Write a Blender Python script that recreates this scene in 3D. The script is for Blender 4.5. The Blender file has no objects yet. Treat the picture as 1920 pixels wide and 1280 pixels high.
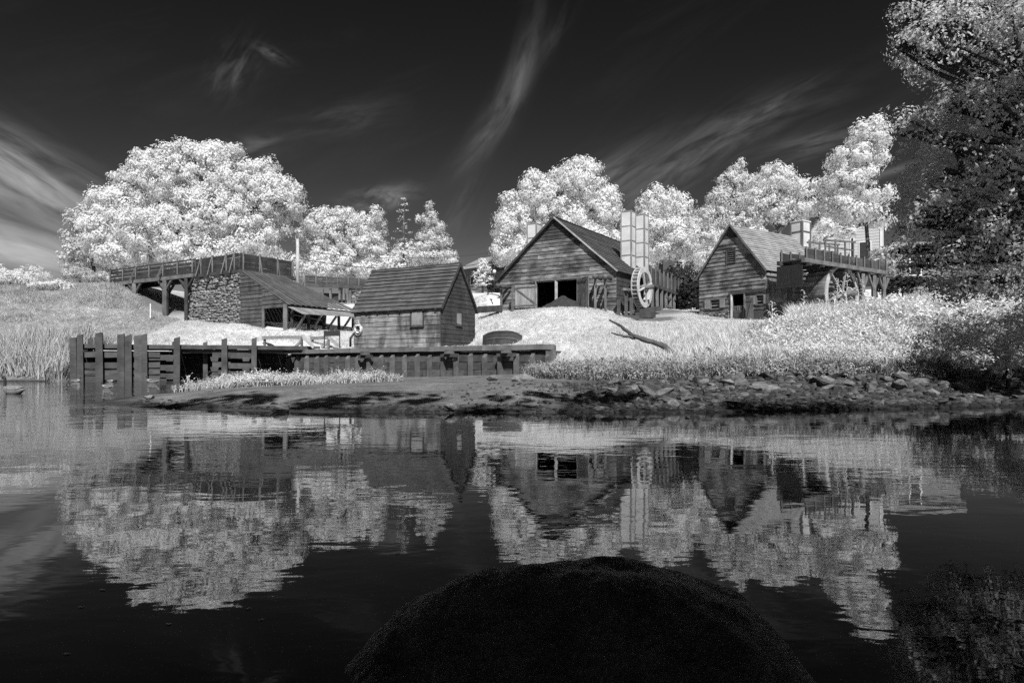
import bpy, math, random
import numpy as np
from mathutils import Matrix, Vector

R = math.radians
scene = bpy.context.scene
col = scene.collection

# ------------------------------------------------------------------ camera, sky, sun, exposure
CAM_Z, F_PX, HOR = 1.05, 1280.0, 687.0
cam = bpy.data.objects.new('camera', bpy.data.cameras.new('camera'))
col.objects.link(cam)
cam.location = (0, 0, CAM_Z)
cam.rotation_euler = (R(90), 0, 0)
cam.data.sensor_width = 36
cam.data.lens = 24
cam.data.shift_y = (HOR - 640) / 1920
cam.data.clip_start = 0.05
cam.data.clip_end = 3000
scene.camera = cam

SUN_AZ, SUN_EL = R(10), R(47)           # the sun stands behind the camera, a little to the right
sun_dir = Vector((math.sin(SUN_AZ) * math.cos(SUN_EL), -math.cos(SUN_AZ) * math.cos(SUN_EL), math.sin(SUN_EL)))
sl = bpy.data.lights.new('sun', 'SUN')
sl.energy = 5.0
sl.angle = R(0.5)
sl.color = (1, 1, 1)
sun = bpy.data.objects.new('sun', sl)
col.objects.link(sun)
sun.rotation_euler = (-sun_dir).to_track_quat('-Z', 'Y').to_euler()

scene.view_settings.view_transform = 'Standard'
scene.view_settings.look = 'None'
scene.view_settings.exposure = 0.33
scene.view_settings.gamma = 1
scene.cycles.use_denoising = False          # what noise is left stands for the grain of the film
scene.cycles.use_adaptive_sampling = True
scene.cycles.adaptive_threshold = 0.02
scene.cycles.max_bounces = 6
scene.cycles.diffuse_bounces = 4
scene.cycles.glossy_bounces = 3
scene.cycles.transmission_bounces = 4
scene.cycles.transparent_max_bounces = 4
scene.cycles.caustics_reflective = False
scene.cycles.caustics_refractive = False


def N(nt, kind, loc=(0, 0), **kw):
    n = nt.nodes.new(kind)
    n.location = loc
    for k, v in kw.items():
        setattr(n, k, v)
    return n


def mth(nt, op, a, b=None, c=None, clamp=False):
    n = nt.nodes.new('ShaderNodeMath')
    n.operation = op
    n.use_clamp = clamp
    for i, v in enumerate((a, b, c)):
        if v is None:
            continue
        if isinstance(v, (int, float)):
            n.inputs[i].default_value = v
        else:
            nt.links.new(v, n.inputs[i])
    return n.outputs[0]


def build_world():
    w = bpy.data.worlds.new('World')
    scene.world = w
    w.use_nodes = True
    nt = w.node_tree
    nt.nodes.clear()
    out = N(nt, 'ShaderNodeOutputWorld')
    bg = N(nt, 'ShaderNodeBackground')
    bg.inputs['Strength'].default_value = 0.10
    sky = N(nt, 'ShaderNodeTexSky')
    sky.sky_type = 'NISHITA'
    sky.sun_disc = False
    sky.sun_elevation = SUN_EL
    sky.sun_rotation = math.pi - SUN_AZ
    sky.altitude = 0
    sky.air_density = 1.0
    sky.dust_density = 0.6
    sky.ozone_density = 1.0
    sep = N(nt, 'ShaderNodeSeparateColor')
    nt.links.new(sky.outputs[0], sep.inputs[0])
    red = sep.outputs[0]                       # the camera sees near infrared: the red end of the sky
    base = mth(nt, 'MULTIPLY', mth(nt, 'POWER', red, SKY_POW), SKY_GAIN)
    # cirrus: streaks laid out by azimuth and elevation
    tc = N(nt, 'ShaderNodeTexCoord')
    sx = N(nt, 'ShaderNodeSeparateXYZ')
    nt.links.new(tc.outputs['Generated'], sx.inputs[0])
    az = mth(nt, 'ARCTAN2', sx.outputs[0], sx.outputs[1])
    el = mth(nt, 'ARCSINE', sx.outputs[2])

    def streak(cx, cy, ang, ln, wd, amp, stretch=9.0, scale=11.0, lo=0.30, hi=0.85, seed=0.0, detail=6, bend=0.0):
        """cx, cy: centre in degrees of azimuth / elevation; ang in degrees; ln, wd half-lengths in degrees"""
        a = mth(nt, 'SUBTRACT', az, R(cx))
        e = mth(nt, 'SUBTRACT', el, R(cy))
        ca, sa = math.cos(R(ang)), math.sin(R(ang))
        p = mth(nt, 'ADD', mth(nt, 'MULTIPLY', a, ca), mth(nt, 'MULTIPLY', e, sa))
        q = mth(nt, 'SUBTRACT', mth(nt, 'MULTIPLY', e, ca), mth(nt, 'MULTIPLY', a, sa))
        if bend:
            q = mth(nt, 'ADD', q, mth(nt, 'MULTIPLY', mth(nt, 'MULTIPLY', p, p), bend))
        pn = mth(nt, 'DIVIDE', p, R(ln))
        qn = mth(nt, 'DIVIDE', q, R(wd))
        r2 = mth(nt, 'ADD', mth(nt, 'MULTIPLY', pn, pn), mth(nt, 'MULTIPLY', qn, qn))
        g = mth(nt, 'POWER', 2.718, mth(nt, 'MULTIPLY', r2, -1.0))
        cmb = N(nt, 'ShaderNodeCombineXYZ')
        nt.links.new(p, cmb.inputs[0])
        nt.links.new(mth(nt, 'MULTIPLY', q, stretch), cmb.inputs[1])
        cmb.inputs[2].default_value = seed
        nz = N(nt, 'ShaderNodeTexNoise')
        nz.inputs['Scale'].default_value = scale
        nz.inputs['Detail'].default_value = detail
        nz.inputs['Roughness'].default_value = 0.6
        nz.inputs['Distortion'].default_value = 0.5
        nt.links.new(cmb.outputs[0], nz.inputs['Vector'])
        mr = N(nt, 'ShaderNodeMapRange')
        mr.interpolation_type = 'SMOOTHSTEP'
        mr.inputs['From Min'].default_value = lo
        mr.inputs['From Max'].default_value = hi
        nt.links.new(nz.outputs[0], mr.inputs['Value'])
        return mth(nt, 'MULTIPLY', mth(nt, 'MULTIPLY', g, mr.outputs[0]), amp)

    def deg(px, py):
        a = math.degrees(math.atan2(px - 960, F_PX))
        e = math.degrees(math.atan2(HOR - py, math.hypot(F_PX, px - 960)))
        return a, e
    total = None
    for (px, py, ang, ln, wd, amp, kw) in CLOUDS:
        a, e = deg(px, py)
        s = streak(a, e, ang, ln, wd, amp, **kw)
        total = s if total is None else mth(nt, 'ADD', total, s)
    # thin cirrus over the whole dome, denser towards the horizon
    fade = N(nt, 'ShaderNodeTexNoise')
    fade.inputs['Scale'].default_value = 1.3
    fade.inputs['Detail'].default_value = 2
    cmb = N(nt, 'ShaderNodeCombineXYZ')
    nt.links.new(mth(nt, 'ADD', mth(nt, 'MULTIPLY', az, 0.8), mth(nt, 'MULTIPLY', el, 1.3)), cmb.inputs[0])
    nt.links.new(mth(nt, 'MULTIPLY', mth(nt, 'SUBTRACT', el, mth(nt, 'MULTIPLY', az, 0.45)), 5.0), cmb.inputs[1])
    nz = N(nt, 'ShaderNodeTexNoise')
    nz.inputs['Scale'].default_value = 3.0
    nz.inputs['Detail'].default_value = 6
    nz.inputs['Roughness'].default_value = 0.62
    nz.inputs['Distortion'].default_value = 0.6
    nt.links.new(cmb.outputs[0], nz.inputs['Vector'])
    nt.links.new(cmb.outputs[0], fade.inputs['Vector'])
    mr = N(nt, 'ShaderNodeMapRange')
    mr.inputs['From Min'].default_value = 0.5
    mr.inputs['From Max'].default_value = 0.8
    nt.links.new(mth(nt, 'MULTIPLY', nz.outputs[0], mth(nt, 'ADD', fade.outputs[0], 0.5)), mr.inputs['Value'])
    total = mth(nt, 'ADD', total, mth(nt, 'MULTIPLY', mr.outputs[0], 0.06))
    val = mth(nt, 'ADD', base, total)
    cmb2 = N(nt, 'ShaderNodeCombineColor')
    for i in range(3):
        nt.links.new(val, cmb2.inputs[i])
    nt.links.new(cmb2.outputs[0], bg.inputs['Color'])
    nt.links.new(bg.outputs[0], out.inputs[0])


SKY_POW, SKY_GAIN = 2.2, 0.055
# px, py of the centre in the photograph, slope in degrees, half-length, half-width (degrees), strength
CLOUDS = [
    (955, 185, 60, 4.6, 0.95, 1.2, dict(stretch=4, scale=12, lo=0.15, hi=0.8, seed=1.0, detail=5, bend=-1.2)),
    (905, 265, 50, 3.2, 1.1, 0.3, dict(stretch=4, detail=4, scale=14, seed=2.0)),
    (1045, 60, 55, 3.2, 0.6, 0.3, dict(stretch=4, scale=14, seed=2.5)),
    (5, 315, -24, 6.5, 1.9, 3.6, dict(stretch=5, detail=4, scale=9, lo=0.2, hi=0.8, seed=3.0)),
    (0, 450, -14, 6.0, 1.6, 2.6, dict(stretch=5, detail=4, scale=9, lo=0.2, hi=0.8, seed=4.0)),
    (60, 480, 0, 7.0, 1.2, 1.2, dict(stretch=4, scale=9, lo=0.1, hi=0.7, seed=4.6)),
    (438, 130, 55, 2.0, 1.2, .65, dict(stretch=3, scale=24, lo=0.35, seed=5.0)),
    (510, 102, -15, 1.1, 0.4, .9, dict(stretch=3, scale=34, seed=6.0)),
    (715, 372, 12, 2.4, 0.75, 1.7, dict(stretch=2, scale=26, lo=0.32, hi=0.75, seed=7.0)),
    (1310, 285, 27, 7.5, 1.5, .9, dict(stretch=5, detail=4, scale=12, lo=0.3, hi=0.8, seed=8.0, bend=0.9)),
    (1430, 210, 22, 3.2, 0.45, 0.9, dict(stretch=6, scale=18, seed=9.0)),
    (1520, 272, 10, 3.0, 0.7, 1.2, dict(stretch=7, scale=14, seed=10.0)),
    (1130, 345, 28, 5.0, 1.6, 1.1, dict(stretch=6, scale=12, lo=0.2, seed=11.0)),
    (470, 275, 10, 2.2, 0.7, 0.9, dict(stretch=3, scale=16, seed=12.0)),
    (640, 225, 15, 4.0, 1.2, 0.35, dict(stretch=4, scale=14, seed=13.0)),
    (1660, 325, 14, 2.0, 0.25, 0.9, dict(stretch=4, scale=14, lo=0.1, seed=14.0)),
    (860, 400, 62, 3.0, 0.9, 0.35, dict(stretch=5, scale=14, seed=15.0)),
]
build_world()

# ------------------------------------------------------------------ helpers
def pt(px, py, D):
    """a point of the place from where it shows in the photograph and how far away it stands"""
    return Vector(((px - 960) / F_PX * D, D, CAM_Z - (py - HOR) / F_PX * D))


def zat(py, D):
    return CAM_Z - (py - HOR) / F_PX * D


def tag(o, label=None, cat=None, group=None, kind=None):
    if label: o['label'] = label
    if cat: o['category'] = cat
    if group: o['group'] = group
    if kind: o['kind'] = kind
    return o


def empty(name, loc, label=None, cat=None, group=None):
    o = bpy.data.objects.new(name, None)
    col.objects.link(o)
    o.location = loc
    o.empty_display_size = 0.2
    return tag(o, label, cat, group)


def root_of(o):
    while o.parent:
        o = o.parent
    return o


def world_m(o):
    """matrix of an object from its own fields (no depsgraph update needed)"""
    m = o.matrix_basis.copy()
    if o.parent:
        m = world_m(o.parent) @ o.matrix_parent_inverse @ m
    return m


def link(o, parent=None):
    col.objects.link(o)
    if parent is not None:
        o.parent = parent
        o.matrix_parent_inverse = world_m(parent).inverted()
    return o


def mesh(name, V, F, mat, parent=None, M=None, smooth=False):
    me = bpy.data.meshes.new(name)
    me.from_pydata([tuple(v) for v in V], [], F)
    if mat: me.materials.append(mat)
    if smooth:
        me.polygons.foreach_set('use_smooth', [True] * len(me.polygons))
    o = bpy.data.objects.new(name, me)
    link(o, parent)
    if M is not None:
        o.matrix_basis = M
    return o


def frame(origin, xdir, zdir=(0, 0, 1)):
    """local x along xdir, local z up, local -y facing out of the wall"""
    x = Vector(xdir).normalized()
    z = Vector(zdir)
    z = (z - x * z.dot(x)).normalized()
    y = z.cross(x)
    M = Matrix((x, y, z)).transposed().to_4x4()
    M.translation = Vector(origin)
    return M


class MB:
    def __init__(s):
        s.V, s.F = [], []

    def box(s, x0, x1, y0, y1, z0, z1):
        n = len(s.V)
        s.V += [(x0, y0, z0), (x1, y0, z0), (x1, y1, z0), (x0, y1, z0), (x0, y0, z1), (x1, y0, z1), (x1, y1, z1), (x0, y1, z1)]
        s.F += [(n, n + 3, n + 2, n + 1), (n + 4, n + 5, n + 6, n + 7), (n, n + 1, n + 5, n + 4), (n + 1, n + 2, n + 6, n + 5), (n + 2, n + 3, n + 7, n + 6), (n + 3, n, n + 4, n + 7)]
        return s

    def bar(s, p, q, w, h=None, up=(0, 0, 1)):
        h = h or w
        p, q = Vector(p), Vector(q)
        d = (q - p).normalized()
        u = Vector(up)
        if abs(d.dot(u)) > 0.95: u = Vector((0, 1, 0))
        a = d.cross(u).normalized() * (w / 2)
        b = a.cross(d).normalized() * (h / 2)
        n = len(s.V)
        for c in (p, q):
            s.V += [c - a - b, c + a - b, c + a + b, c - a + b]
        s.F += [(n + 3, n + 2, n + 1, n), (n + 4, n + 5, n + 6, n + 7)] + [(n + i, n + (i + 1) % 4, n + 4 + (i + 1) % 4, n + 4 + i) for i in range(4)]
        return s

    def tube(s, pts, rad, seg=7, cap=True):
        pts = [Vector(p) for p in pts]
        n0 = len(s.V)
        ref = None
        for i, p in enumerate(pts):
            d = (pts[min(i + 1, len(pts) - 1)] - pts[max(i - 1, 0)]).normalized()
            if ref is None:
                ref = Vector((1, 0, 0)) if abs(d.x) < 0.8 else Vector((0, 1, 0))
            a = (ref - d * ref.dot(d)).normalized()
            ref = a
            b = d.cross(a)
            r = rad[i] if isinstance(rad, (list, tuple)) else rad
            for k in range(seg):
                t = 2 * math.pi * k / seg
                s.V.append(p + (a * math.cos(t) + b * math.sin(t)) * r)
        for i in range(len(pts) - 1):
            for k in range(seg):
                a = n0 + i * seg + k
                b = n0 + i * seg + (k + 1) % seg
                s.F.append((a, b, b + seg, a + seg))
        if cap:
            s.F.append(tuple(n0 + k for k in reversed(range(seg))))
            s.F.append(tuple(n0 + (len(pts) - 1) * seg + k for k in range(seg)))
        return s

    def build(s, name, mat, parent=None, M=None, smooth=False):
        return mesh(name, s.V, s.F, mat, parent, M, smooth)


def timber(name, p, q, w, h, mat, parent=None, up=(0, 0, 1), rough=0.012, rng=random):
    """a sawn or hewn timber from p to q with slightly uneven edges; its grain runs along local x"""
    p, q = Vector(p), Vector(q)
    d = q - p
    L = d.length
    x = d.normalized()
    u = Vector(up)
    if abs(x.dot(u)) > 0.95: u = Vector((0.0, -1.0, 0.0))
    z = (u - x * u.dot(x)).normalized()
    y = z.cross(x)
    M = Matrix((x, y, z)).transposed().to_4x4()
    M.translation = p
    n = max(2, min(7, int(L / 0.6) + 1))
    V, F = [], []
    for i in range(n):
        t = i / (n - 1)
        jy, jz = rng.uniform(-rough, rough), rng.uniform(-rough, rough)
        k = 1 + rng.uniform(-rough, rough) * 2
        for sy, sz in ((-1, -1), (1, -1), (1, 1), (-1, 1)):
            V.append((t * L, sy * w / 2 * k + jy, sz * h / 2 * k + jz))
    for i in range(n - 1):
        for k in range(4):
            a, b = i * 4 + k, i * 4 + (k + 1) % 4
            F.append((a, b, b + 4, a + 4))
    F.append((3, 2, 1, 0))
    F.append(tuple(4 * (n - 1) + k for k in range(4)))
    return mesh(name, V, F, mat, parent, M)


def clip(poly, axis, val, keep_less):
    out = []
    for i in range(len(poly)):
        a, b = poly[i], poly[(i + 1) % len(poly)]
        ia = (a[axis] <= val) if keep_less else (a[axis] >= val)
        ib = (b[axis] <= val) if keep_less else (b[axis] >= val)
        if ia: out.append(a)
        if ia != ib:
            t = (val - a[axis]) / (b[axis] - a[axis])
            out.append((a[0] + t * (b[0] - a[0]), a[1] + t * (b[1] - a[1])))
    return out


def clad(parent, M, poly, course, length, mat, name='board', t=0.03, lap=0.025, holes=(), rng=None, jit=0.012, gap=0.006, zcuts=None, back=0.0, vary=0.25, mats=None, droop=0.0):
    """boards of their own, laid in courses over the polygon (x, z) of a wall or roof plane; -y is outward"""
    rng = rng or random.Random(1)
    z0 = min(p[1] for p in poly)
    z1 = max(p[1] for p in poly)
    made = []
    if zcuts is None:
        zcuts = [z0]
        while zcuts[-1] < z1 - course * 0.35:
            zcuts.append(zcuts[-1] + course * rng.uniform(1 - vary * 0.4, 1 + vary * 0.4))
        zcuts[-1] = max(z1, zcuts[-1])
    for a, b in zip(zcuts[:-1], zcuts[1:]):
        strip = clip(clip(poly, 1, b, True), 1, a, False)
        if len(strip) < 3: continue
        xl = min(p[0] for p in strip)
        xr = max(p[0] for p in strip)
        if xr - xl < 0.08: continue
        joints = [xl]
        x = xl + length * rng.uniform(0.3, 1.0)
        while x < xr - length * 0.25:
            joints.append(x)
            x += length * rng.uniform(0.75, 1.25)
        joints.append(xr)
        ivs = list(zip(joints[:-1], joints[1:]))
        for hx0, hx1, hz0, hz1 in holes:
            if min(b, hz1) - max(a, hz0) > 0.4 * (b - a):
                nv = []
                for i0, i1 in ivs:
                    if hx1 <= i0 or hx0 >= i1:
                        nv.append((i0, i1))
                    else:
                        if hx0 - i0 > 0.06: nv.append((i0, hx0))
                        if i1 - hx1 > 0.06: nv.append((hx1, i1))
                ivs = nv
        for i0, i1 in ivs:
            pc = clip(clip(strip, 0, i1 - gap, True), 0, i0 + gap, False)
            if len(pc) < 3: continue
            dz = rng.uniform(-jit, jit)
            tilt = rng.uniform(-jit, jit)
            tt = t * rng.uniform(0.8, 1.25)
            V, Fr = [], []
            xm, wd = (i0 + i1) / 2, max(0.1, i1 - i0)
            for (x, z) in pc:
                k = (b - z) / (b - a)
                zz = z + (dz + tilt * (x - xm) / wd if k > 0.5 else 0)
                V.append((x, -(tt + lap * k), zz))
            n = len(pc)
            for (x, z) in pc:
                V.append((x, back, z))
            F = [tuple(range(n)), tuple(reversed(range(n, 2 * n)))]
            F += [((i + 1) % n, i, n + i, n + (i + 1) % n) for i in range(n)]
            made.append(mesh(name, V, F, mats[rng.randrange(len(mats))] if mats else mat, parent, M))
    return made


def wall_core(parent, M, poly, holes, mat, thick=0.14, name='wall'):
    """the wall behind the boards, with its openings left out, as one mesh"""
    zs = sorted(set([min(p[1] for p in poly), max(p[1] for p in poly)] + [v for h in holes for v in (h[2], h[3])]))
    zs = [z for z in zs if min(p[1] for p in poly) <= z <= max(p[1] for p in poly)]
    V, F = [], []
    for a, b in zip(zs[:-1], zs[1:]):
        strip = clip(clip(poly, 1, b, True), 1, a, False)
        if len(strip) < 3: continue
        ivs = [(min(p[0] for p in strip), max(p[0] for p in strip))]
        for hx0, hx1, hz0, hz1 in holes:
            if min(b, hz1) - max(a, hz0) > 0.001:
                nv = []
                for i0, i1 in ivs:
                    if hx1 <= i0 or hx0 >= i1: nv.append((i0, i1))
                    else:
                        if hx0 > i0: nv.append((i0, hx0))
                        if i1 > hx1: nv.append((hx1, i1))
                ivs = nv
        for i0, i1 in ivs:
            pc = clip(clip(strip, 0, i1, True), 0, i0, False)
            if len(pc) < 3: continue
            n, k = len(pc), len(V)
            V += [(x, 0.004, z) for x, z in pc] + [(x, thick, z) for x, z in pc]
            F += [tuple(range(k, k + n)), tuple(reversed(range(k + n, k + 2 * n)))]
            F += [(k + (i + 1) % n, k + i, k + n + i, k + n + (i + 1) % n) for i in range(n)]
    return mesh(name, V, F, mat, parent, M)


def np_mesh(name, V, F, mat, parent=None, smooth=False, attrs=None):
    """V (n,3) and F (m,k) numpy arrays, k corners to each face"""
    me = bpy.data.meshes.new(name)
    V = np.asarray(V, dtype=np.float32)
    F = np.asarray(F, dtype=np.int32)
    m, k = F.shape
    me.vertices.add(len(V))
    me.vertices.foreach_set('co', V.ravel())
    me.loops.add(m * k)
    me.loops.foreach_set('vertex_index', F.ravel())
    me.polygons.add(m)
    me.polygons.foreach_set('loop_start', np.arange(m, dtype=np.int32) * k)
    if smooth:
        me.polygons.foreach_set('use_smooth', np.ones(m, dtype=bool))
    for nm, arr in (attrs or {}).items():
        a = me.attributes.new(nm, 'FLOAT', 'POINT')
        a.data.foreach_set('value', np.asarray(arr, dtype=np.float32))
    me.update(calc_edges=True)
    if mat: me.materials.append(mat)
    o = bpy.data.objects.new(name, me)
    return link(o, parent)


# ------------------------------------------------------------------ materials (the photograph is near infrared: greys only)
def new_mat(name):
    m = bpy.data.materials.new(name)
    m.use_nodes = True
    nt = m.node_tree
    nt.nodes.clear()
    return m, nt, N(nt, 'ShaderNodeOutputMaterial', (900, 0))


def noise(nt, vec, scale, detail=4, rough=0.55, dist=0.0, mapping=None):
    if mapping is not None:
        mp = N(nt, 'ShaderNodeMapping')
        mp.inputs['Scale'].default_value = mapping
        nt.links.new(vec, mp.inputs[0])
        vec = mp.outputs[0]
    n = N(nt, 'ShaderNodeTexNoise')
    n.inputs['Scale'].default_value = scale
    n.inputs['Detail'].default_value = detail
    n.inputs['Roughness'].default_value = rough
    n.inputs['Distortion'].default_value = dist
    nt.links.new(vec, n.inputs['Vector'])
    return n.outputs[0]


def maprange(nt, v, a, b, c, d, smooth=False):
    n = N(nt, 'ShaderNodeMapRange')
    if smooth: n.interpolation_type = 'SMOOTHSTEP'
    nt.links.new(v, n.inputs['Value'])
    for i, x in zip((1, 2, 3, 4), (a, b, c, d)):
        n.inputs[i].default_value = x
    return n.outputs[0]


def grey(nt, v):
    c = N(nt, 'ShaderNodeCombineColor')
    for i in range(3):
        nt.links.new(v, c.inputs[i])
    return c.outputs[0]


def wood(name, dark, light, grain=(0.5, 11, 11), stain=0.5, stain_scale=(0.35, 0.35, 0.12), bump=0.25, rough=0.85, vary=0.25, pale=0.0):
    m, nt, out = new_mat(name)
    tc = N(nt, 'ShaderNodeTexCoord')
    oi = N(nt, 'ShaderNodeObjectInfo')
    add = N(nt, 'ShaderNodeVectorMath', operation='ADD')
    sc = N(nt, 'ShaderNodeVectorMath', operation='SCALE')
    cmb = N(nt, 'ShaderNodeCombineXYZ')
    for i in range(3): nt.links.new(oi.outputs['Random'], cmb.inputs[i])
    nt.links.new(cmb.outputs[0], sc.inputs[0])
    sc.inputs['Scale'].default_value = 37.0
    nt.links.new(tc.outputs['Object'], add.inputs[0])
    nt.links.new(sc.outputs[0], add.inputs[1])
    g = noise(nt, add.outputs[0], 3.0, 5, 0.65, 0.3, grain)
    st = noise(nt, tc.outputs['Object'], 3.0, 4, 0.6, 0.2, stain_scale)
    bl = noise(nt, add.outputs[0], 1.4, 3, 0.5)
    v = maprange(nt, g, 0.28, 0.72, dark, light)
    v = mth(nt, 'MULTIPLY', v, maprange(nt, st, 0.36, 0.62, 1 - stain, 1.0, True))
    v = mth(nt, 'MULTIPLY', v, maprange(nt, bl, 0.3, 0.7, 0.78, 1.18))
    v = mth(nt, 'MULTIPLY', v, maprange(nt, oi.outputs['Random'], 0, 1, 1 - vary, 1 + vary))
    if pale:
        pl = noise(nt, add.outputs[0], 6.0, 3, 0.6, 0, (0.5, 2.5, 2.5))
        v = mth(nt, 'ADD', v, mth(nt, 'MULTIPLY', maprange(nt, pl, 0.62, 0.75, 0, 1, True), pale))
    p = N(nt, 'ShaderNodeBsdfPrincipled')
    p.inputs['Roughness'].default_value = rough
    p.inputs['Specular IOR Level'].default_value = 0.2
    nt.links.new(grey(nt, v), p.inputs['Base Color'])
    b = N(nt, 'ShaderNodeBump')
    b.inputs['Strength'].default_value = bump
    b.inputs['Distance'].default_value = 0.02
    nt.links.new(g, b.inputs['Height'])
    nt.links.new(b.outputs[0], p.inputs['Normal'])
    nt.links.new(p.outputs[0], out.inputs[0])
    return m


def rocky(name, dark, light, scale=3.0, bump=0.6, vary=0.3, wet=0.0, rough=0.85, objrand=True, dist=0.05):
    m, nt, out = new_mat(name)
    tc = N(nt, 'ShaderNodeTexCoord')
    oi = N(nt, 'ShaderNodeObjectInfo')
    geo = N(nt, 'ShaderNodeNewGeometry')
    a = noise(nt, tc.outputs['Object'], scale, 8, 0.65)
    f = noise(nt, tc.outputs['Object'], scale * 7, 4, 0.6)
    v = maprange(nt, a, 0.3, 0.7, dark, light)
    v = mth(nt, 'MULTIPLY', v, maprange(nt, f, 0.3, 0.7, 0.75, 1.2))
    rnd = oi.outputs['Random'] if objrand else geo.outputs['Random Per Island']
    v = mth(nt, 'MULTIPLY', v, maprange(nt, rnd, 0, 1, 1 - vary, 1 + vary))
    p = N(nt, 'ShaderNodeBsdfPrincipled')
    p.inputs['Roughness'].default_value = rough
    p.inputs['Specular IOR Level'].default_value = 0.25
    if wet:                                    # the tide line: wet stone is darker low down
        sz = N(nt, 'ShaderNodeSeparateXYZ')
        nt.links.new(geo.outputs['Position'], sz.inputs[0])
        h = mth(nt, 'ADD', sz.outputs[2], mth(nt, 'MULTIPLY', a, 0.2))
        v = mth(nt, 'MULTIPLY', v, maprange(nt, h, 0.12, 0.12 + wet, 0.3, 1.0, True))
    nt.links.new(grey(nt, v), p.inputs['Base Color'])
    b = N(nt, 'ShaderNodeBump')
    b.inputs['Strength'].default_value = bump
    b.inputs['Distance'].default_value = dist
    nt.links.new(mth(nt, 'ADD', a, mth(nt, 'MULTIPLY', f, 0.35)), b.inputs['Height'])
    nt.links.new(b.outputs[0], p.inputs['Normal'])
    nt.links.new(p.outputs[0], out.inputs[0])
    return m


def leafy(name, value, trans=0.35, scale=0.5, vary=0.18, tip=None):
    """infrared foliage: bright leaves that let light through"""
    m, nt, out = new_mat(name)
    geo = N(nt, 'ShaderNodeNewGeometry')
    a = noise(nt, geo.outputs['Position'], scale, 3, 0.6)
    v = maprange(nt, a, 0.3, 0.7, value * (1 - vary), value * (1 + vary))
    v = mth(nt, 'MULTIPLY', v, maprange(nt, geo.outputs['Random Per Island'], 0, 1, 1 - vary, min(1 + vary, 0.92 / value / (1 + vary) if value * (1 + vary) ** 2 > 0.92 else 1 + vary)))
    d = N(nt, 'ShaderNodeBsdfDiffuse')
    t = N(nt, 'ShaderNodeBsdfTranslucent')
    mx = N(nt, 'ShaderNodeMixShader')
    mx.inputs[0].default_value = trans
    c = grey(nt, v)
    nt.links.new(c, d.inputs[0])
    nt.links.new(c, t.inputs[0])
    nt.links.new(d.outputs[0], mx.inputs[1])
    nt.links.new(t.outputs[0], mx.inputs[2])
    nt.links.new(mx.outputs[0], out.inputs[0])
    return m


def plain(name, v, rough=0.7, vary=0.1, scale=4.0, metallic=0.0, bump=0.1):
    m, nt, out = new_mat(name)
    tc = N(nt, 'ShaderNodeTexCoord')
    a = noise(nt, tc.outputs['Object'], scale, 6, 0.6)
    p = N(nt, 'ShaderNodeBsdfPrincipled')
    p.inputs['Roughness'].default_value = rough
    p.inputs['Metallic'].default_value = metallic
    nt.links.new(grey(nt, maprange(nt, a, 0.3, 0.7, v * (1 - vary), v * (1 + vary))), p.inputs['Base Color'])
    b = N(nt, 'ShaderNodeBump')
    b.inputs['Strength'].default_value = bump
    b.inputs['Distance'].default_value = 0.02
    nt.links.new(a, b.inputs['Height'])
    nt.links.new(b.outputs[0], p.inputs['Normal'])
    nt.links.new(p.outputs[0], out.inputs[0])
    return m


M = {}
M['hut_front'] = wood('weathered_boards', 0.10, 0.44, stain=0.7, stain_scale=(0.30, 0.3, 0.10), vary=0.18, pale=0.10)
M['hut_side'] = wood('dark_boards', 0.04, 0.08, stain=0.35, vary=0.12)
M['hut_roof'] = wood('roof_boards', 0.06, 0.14, stain=0.25, vary=0.16, pale=0.05)
M['barn'] = wood('barn_boards', 0.07, 0.36, stain=0.72, stain_scale=(0.16, 0.3, 0.34), vary=0.34, pale=0.10)
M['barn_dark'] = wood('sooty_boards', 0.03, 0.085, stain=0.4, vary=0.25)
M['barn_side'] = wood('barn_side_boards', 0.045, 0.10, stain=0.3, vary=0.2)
M['barn_roof'] = wood('dark_shingles', 0.045, 0.09, stain=0.3, vary=0.2)
M['mill'] = wood('mill_boards', 0.11, 0.37, stain=0.72, stain_scale=(0.22, 0.3, 0.42), vary=0.28, pale=0.06)
M['mill_roof'] = wood('pale_shingles', 0.20, 0.36, stain=0.2, vary=0.13)
M['timber'] = wood('grey_timber', 0.10, 0.20, stain=0.3, vary=0.2)
M['timber_dark'] = wood('dark_timber', 0.04, 0.09, stain=0.3, vary=0.25)
M['timber_pale'] = wood('pale_timber', 0.28, 0.48, stain=0.2, vary=0.12)
M['crib'] = wood('crib_timber', 0.07, 0.13, stain=0.35, stain_scale=(0.3, 0.3, 0.3), vary=0.18)
M['bulk'] = wood('bulkhead_timber', 0.11, 0.18, stain=0.35, stain_scale=(0.4, 0.3, 0.5), vary=0.15, pale=0.03)
M['bulk_plank'] = wood('bulkhead_planks', 0.07, 0.135, stain=0.4, stain_scale=(0.4, 0.3, 0.5), vary=0.25, pale=0.02)
M['cap'] = wood('cap_beam_timber', 0.13, 0.22, stain=.25, vary=.12)
M['shed_roof'] = wood('shed_roof_boards', 0.07, 0.14, stain=0.2, vary=0.14)
M['awning'] = wood('awning_boards', 0.19, 0.30, stain=0.25, vary=0.14)
M['logs'] = wood('hewn_logs', 0.06, 0.14, stain=0.4, vary=0.25)
M['parapet'] = wood('parapet_boards', 0.035, 0.075, stain=0.4, vary=0.2)
M['bright_wood'] = wood('new_oak', 0.42, 0.6, stain=0.1, vary=0.08)
M['plaster'] = plain('pale_plaster', 0.58, 0.9, 0.16, 1.1, bump=.3)
M['roughcast'] = wood('rough_render', 0.10, 0.24, grain=(1, 1, 1), stain=0.5, stain_scale=(0.5, 0.5, 0.7), vary=0.05)
M['house'] = plain('house_clapboard', 0.45, 0.8, 0.05, 1.0)
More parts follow.
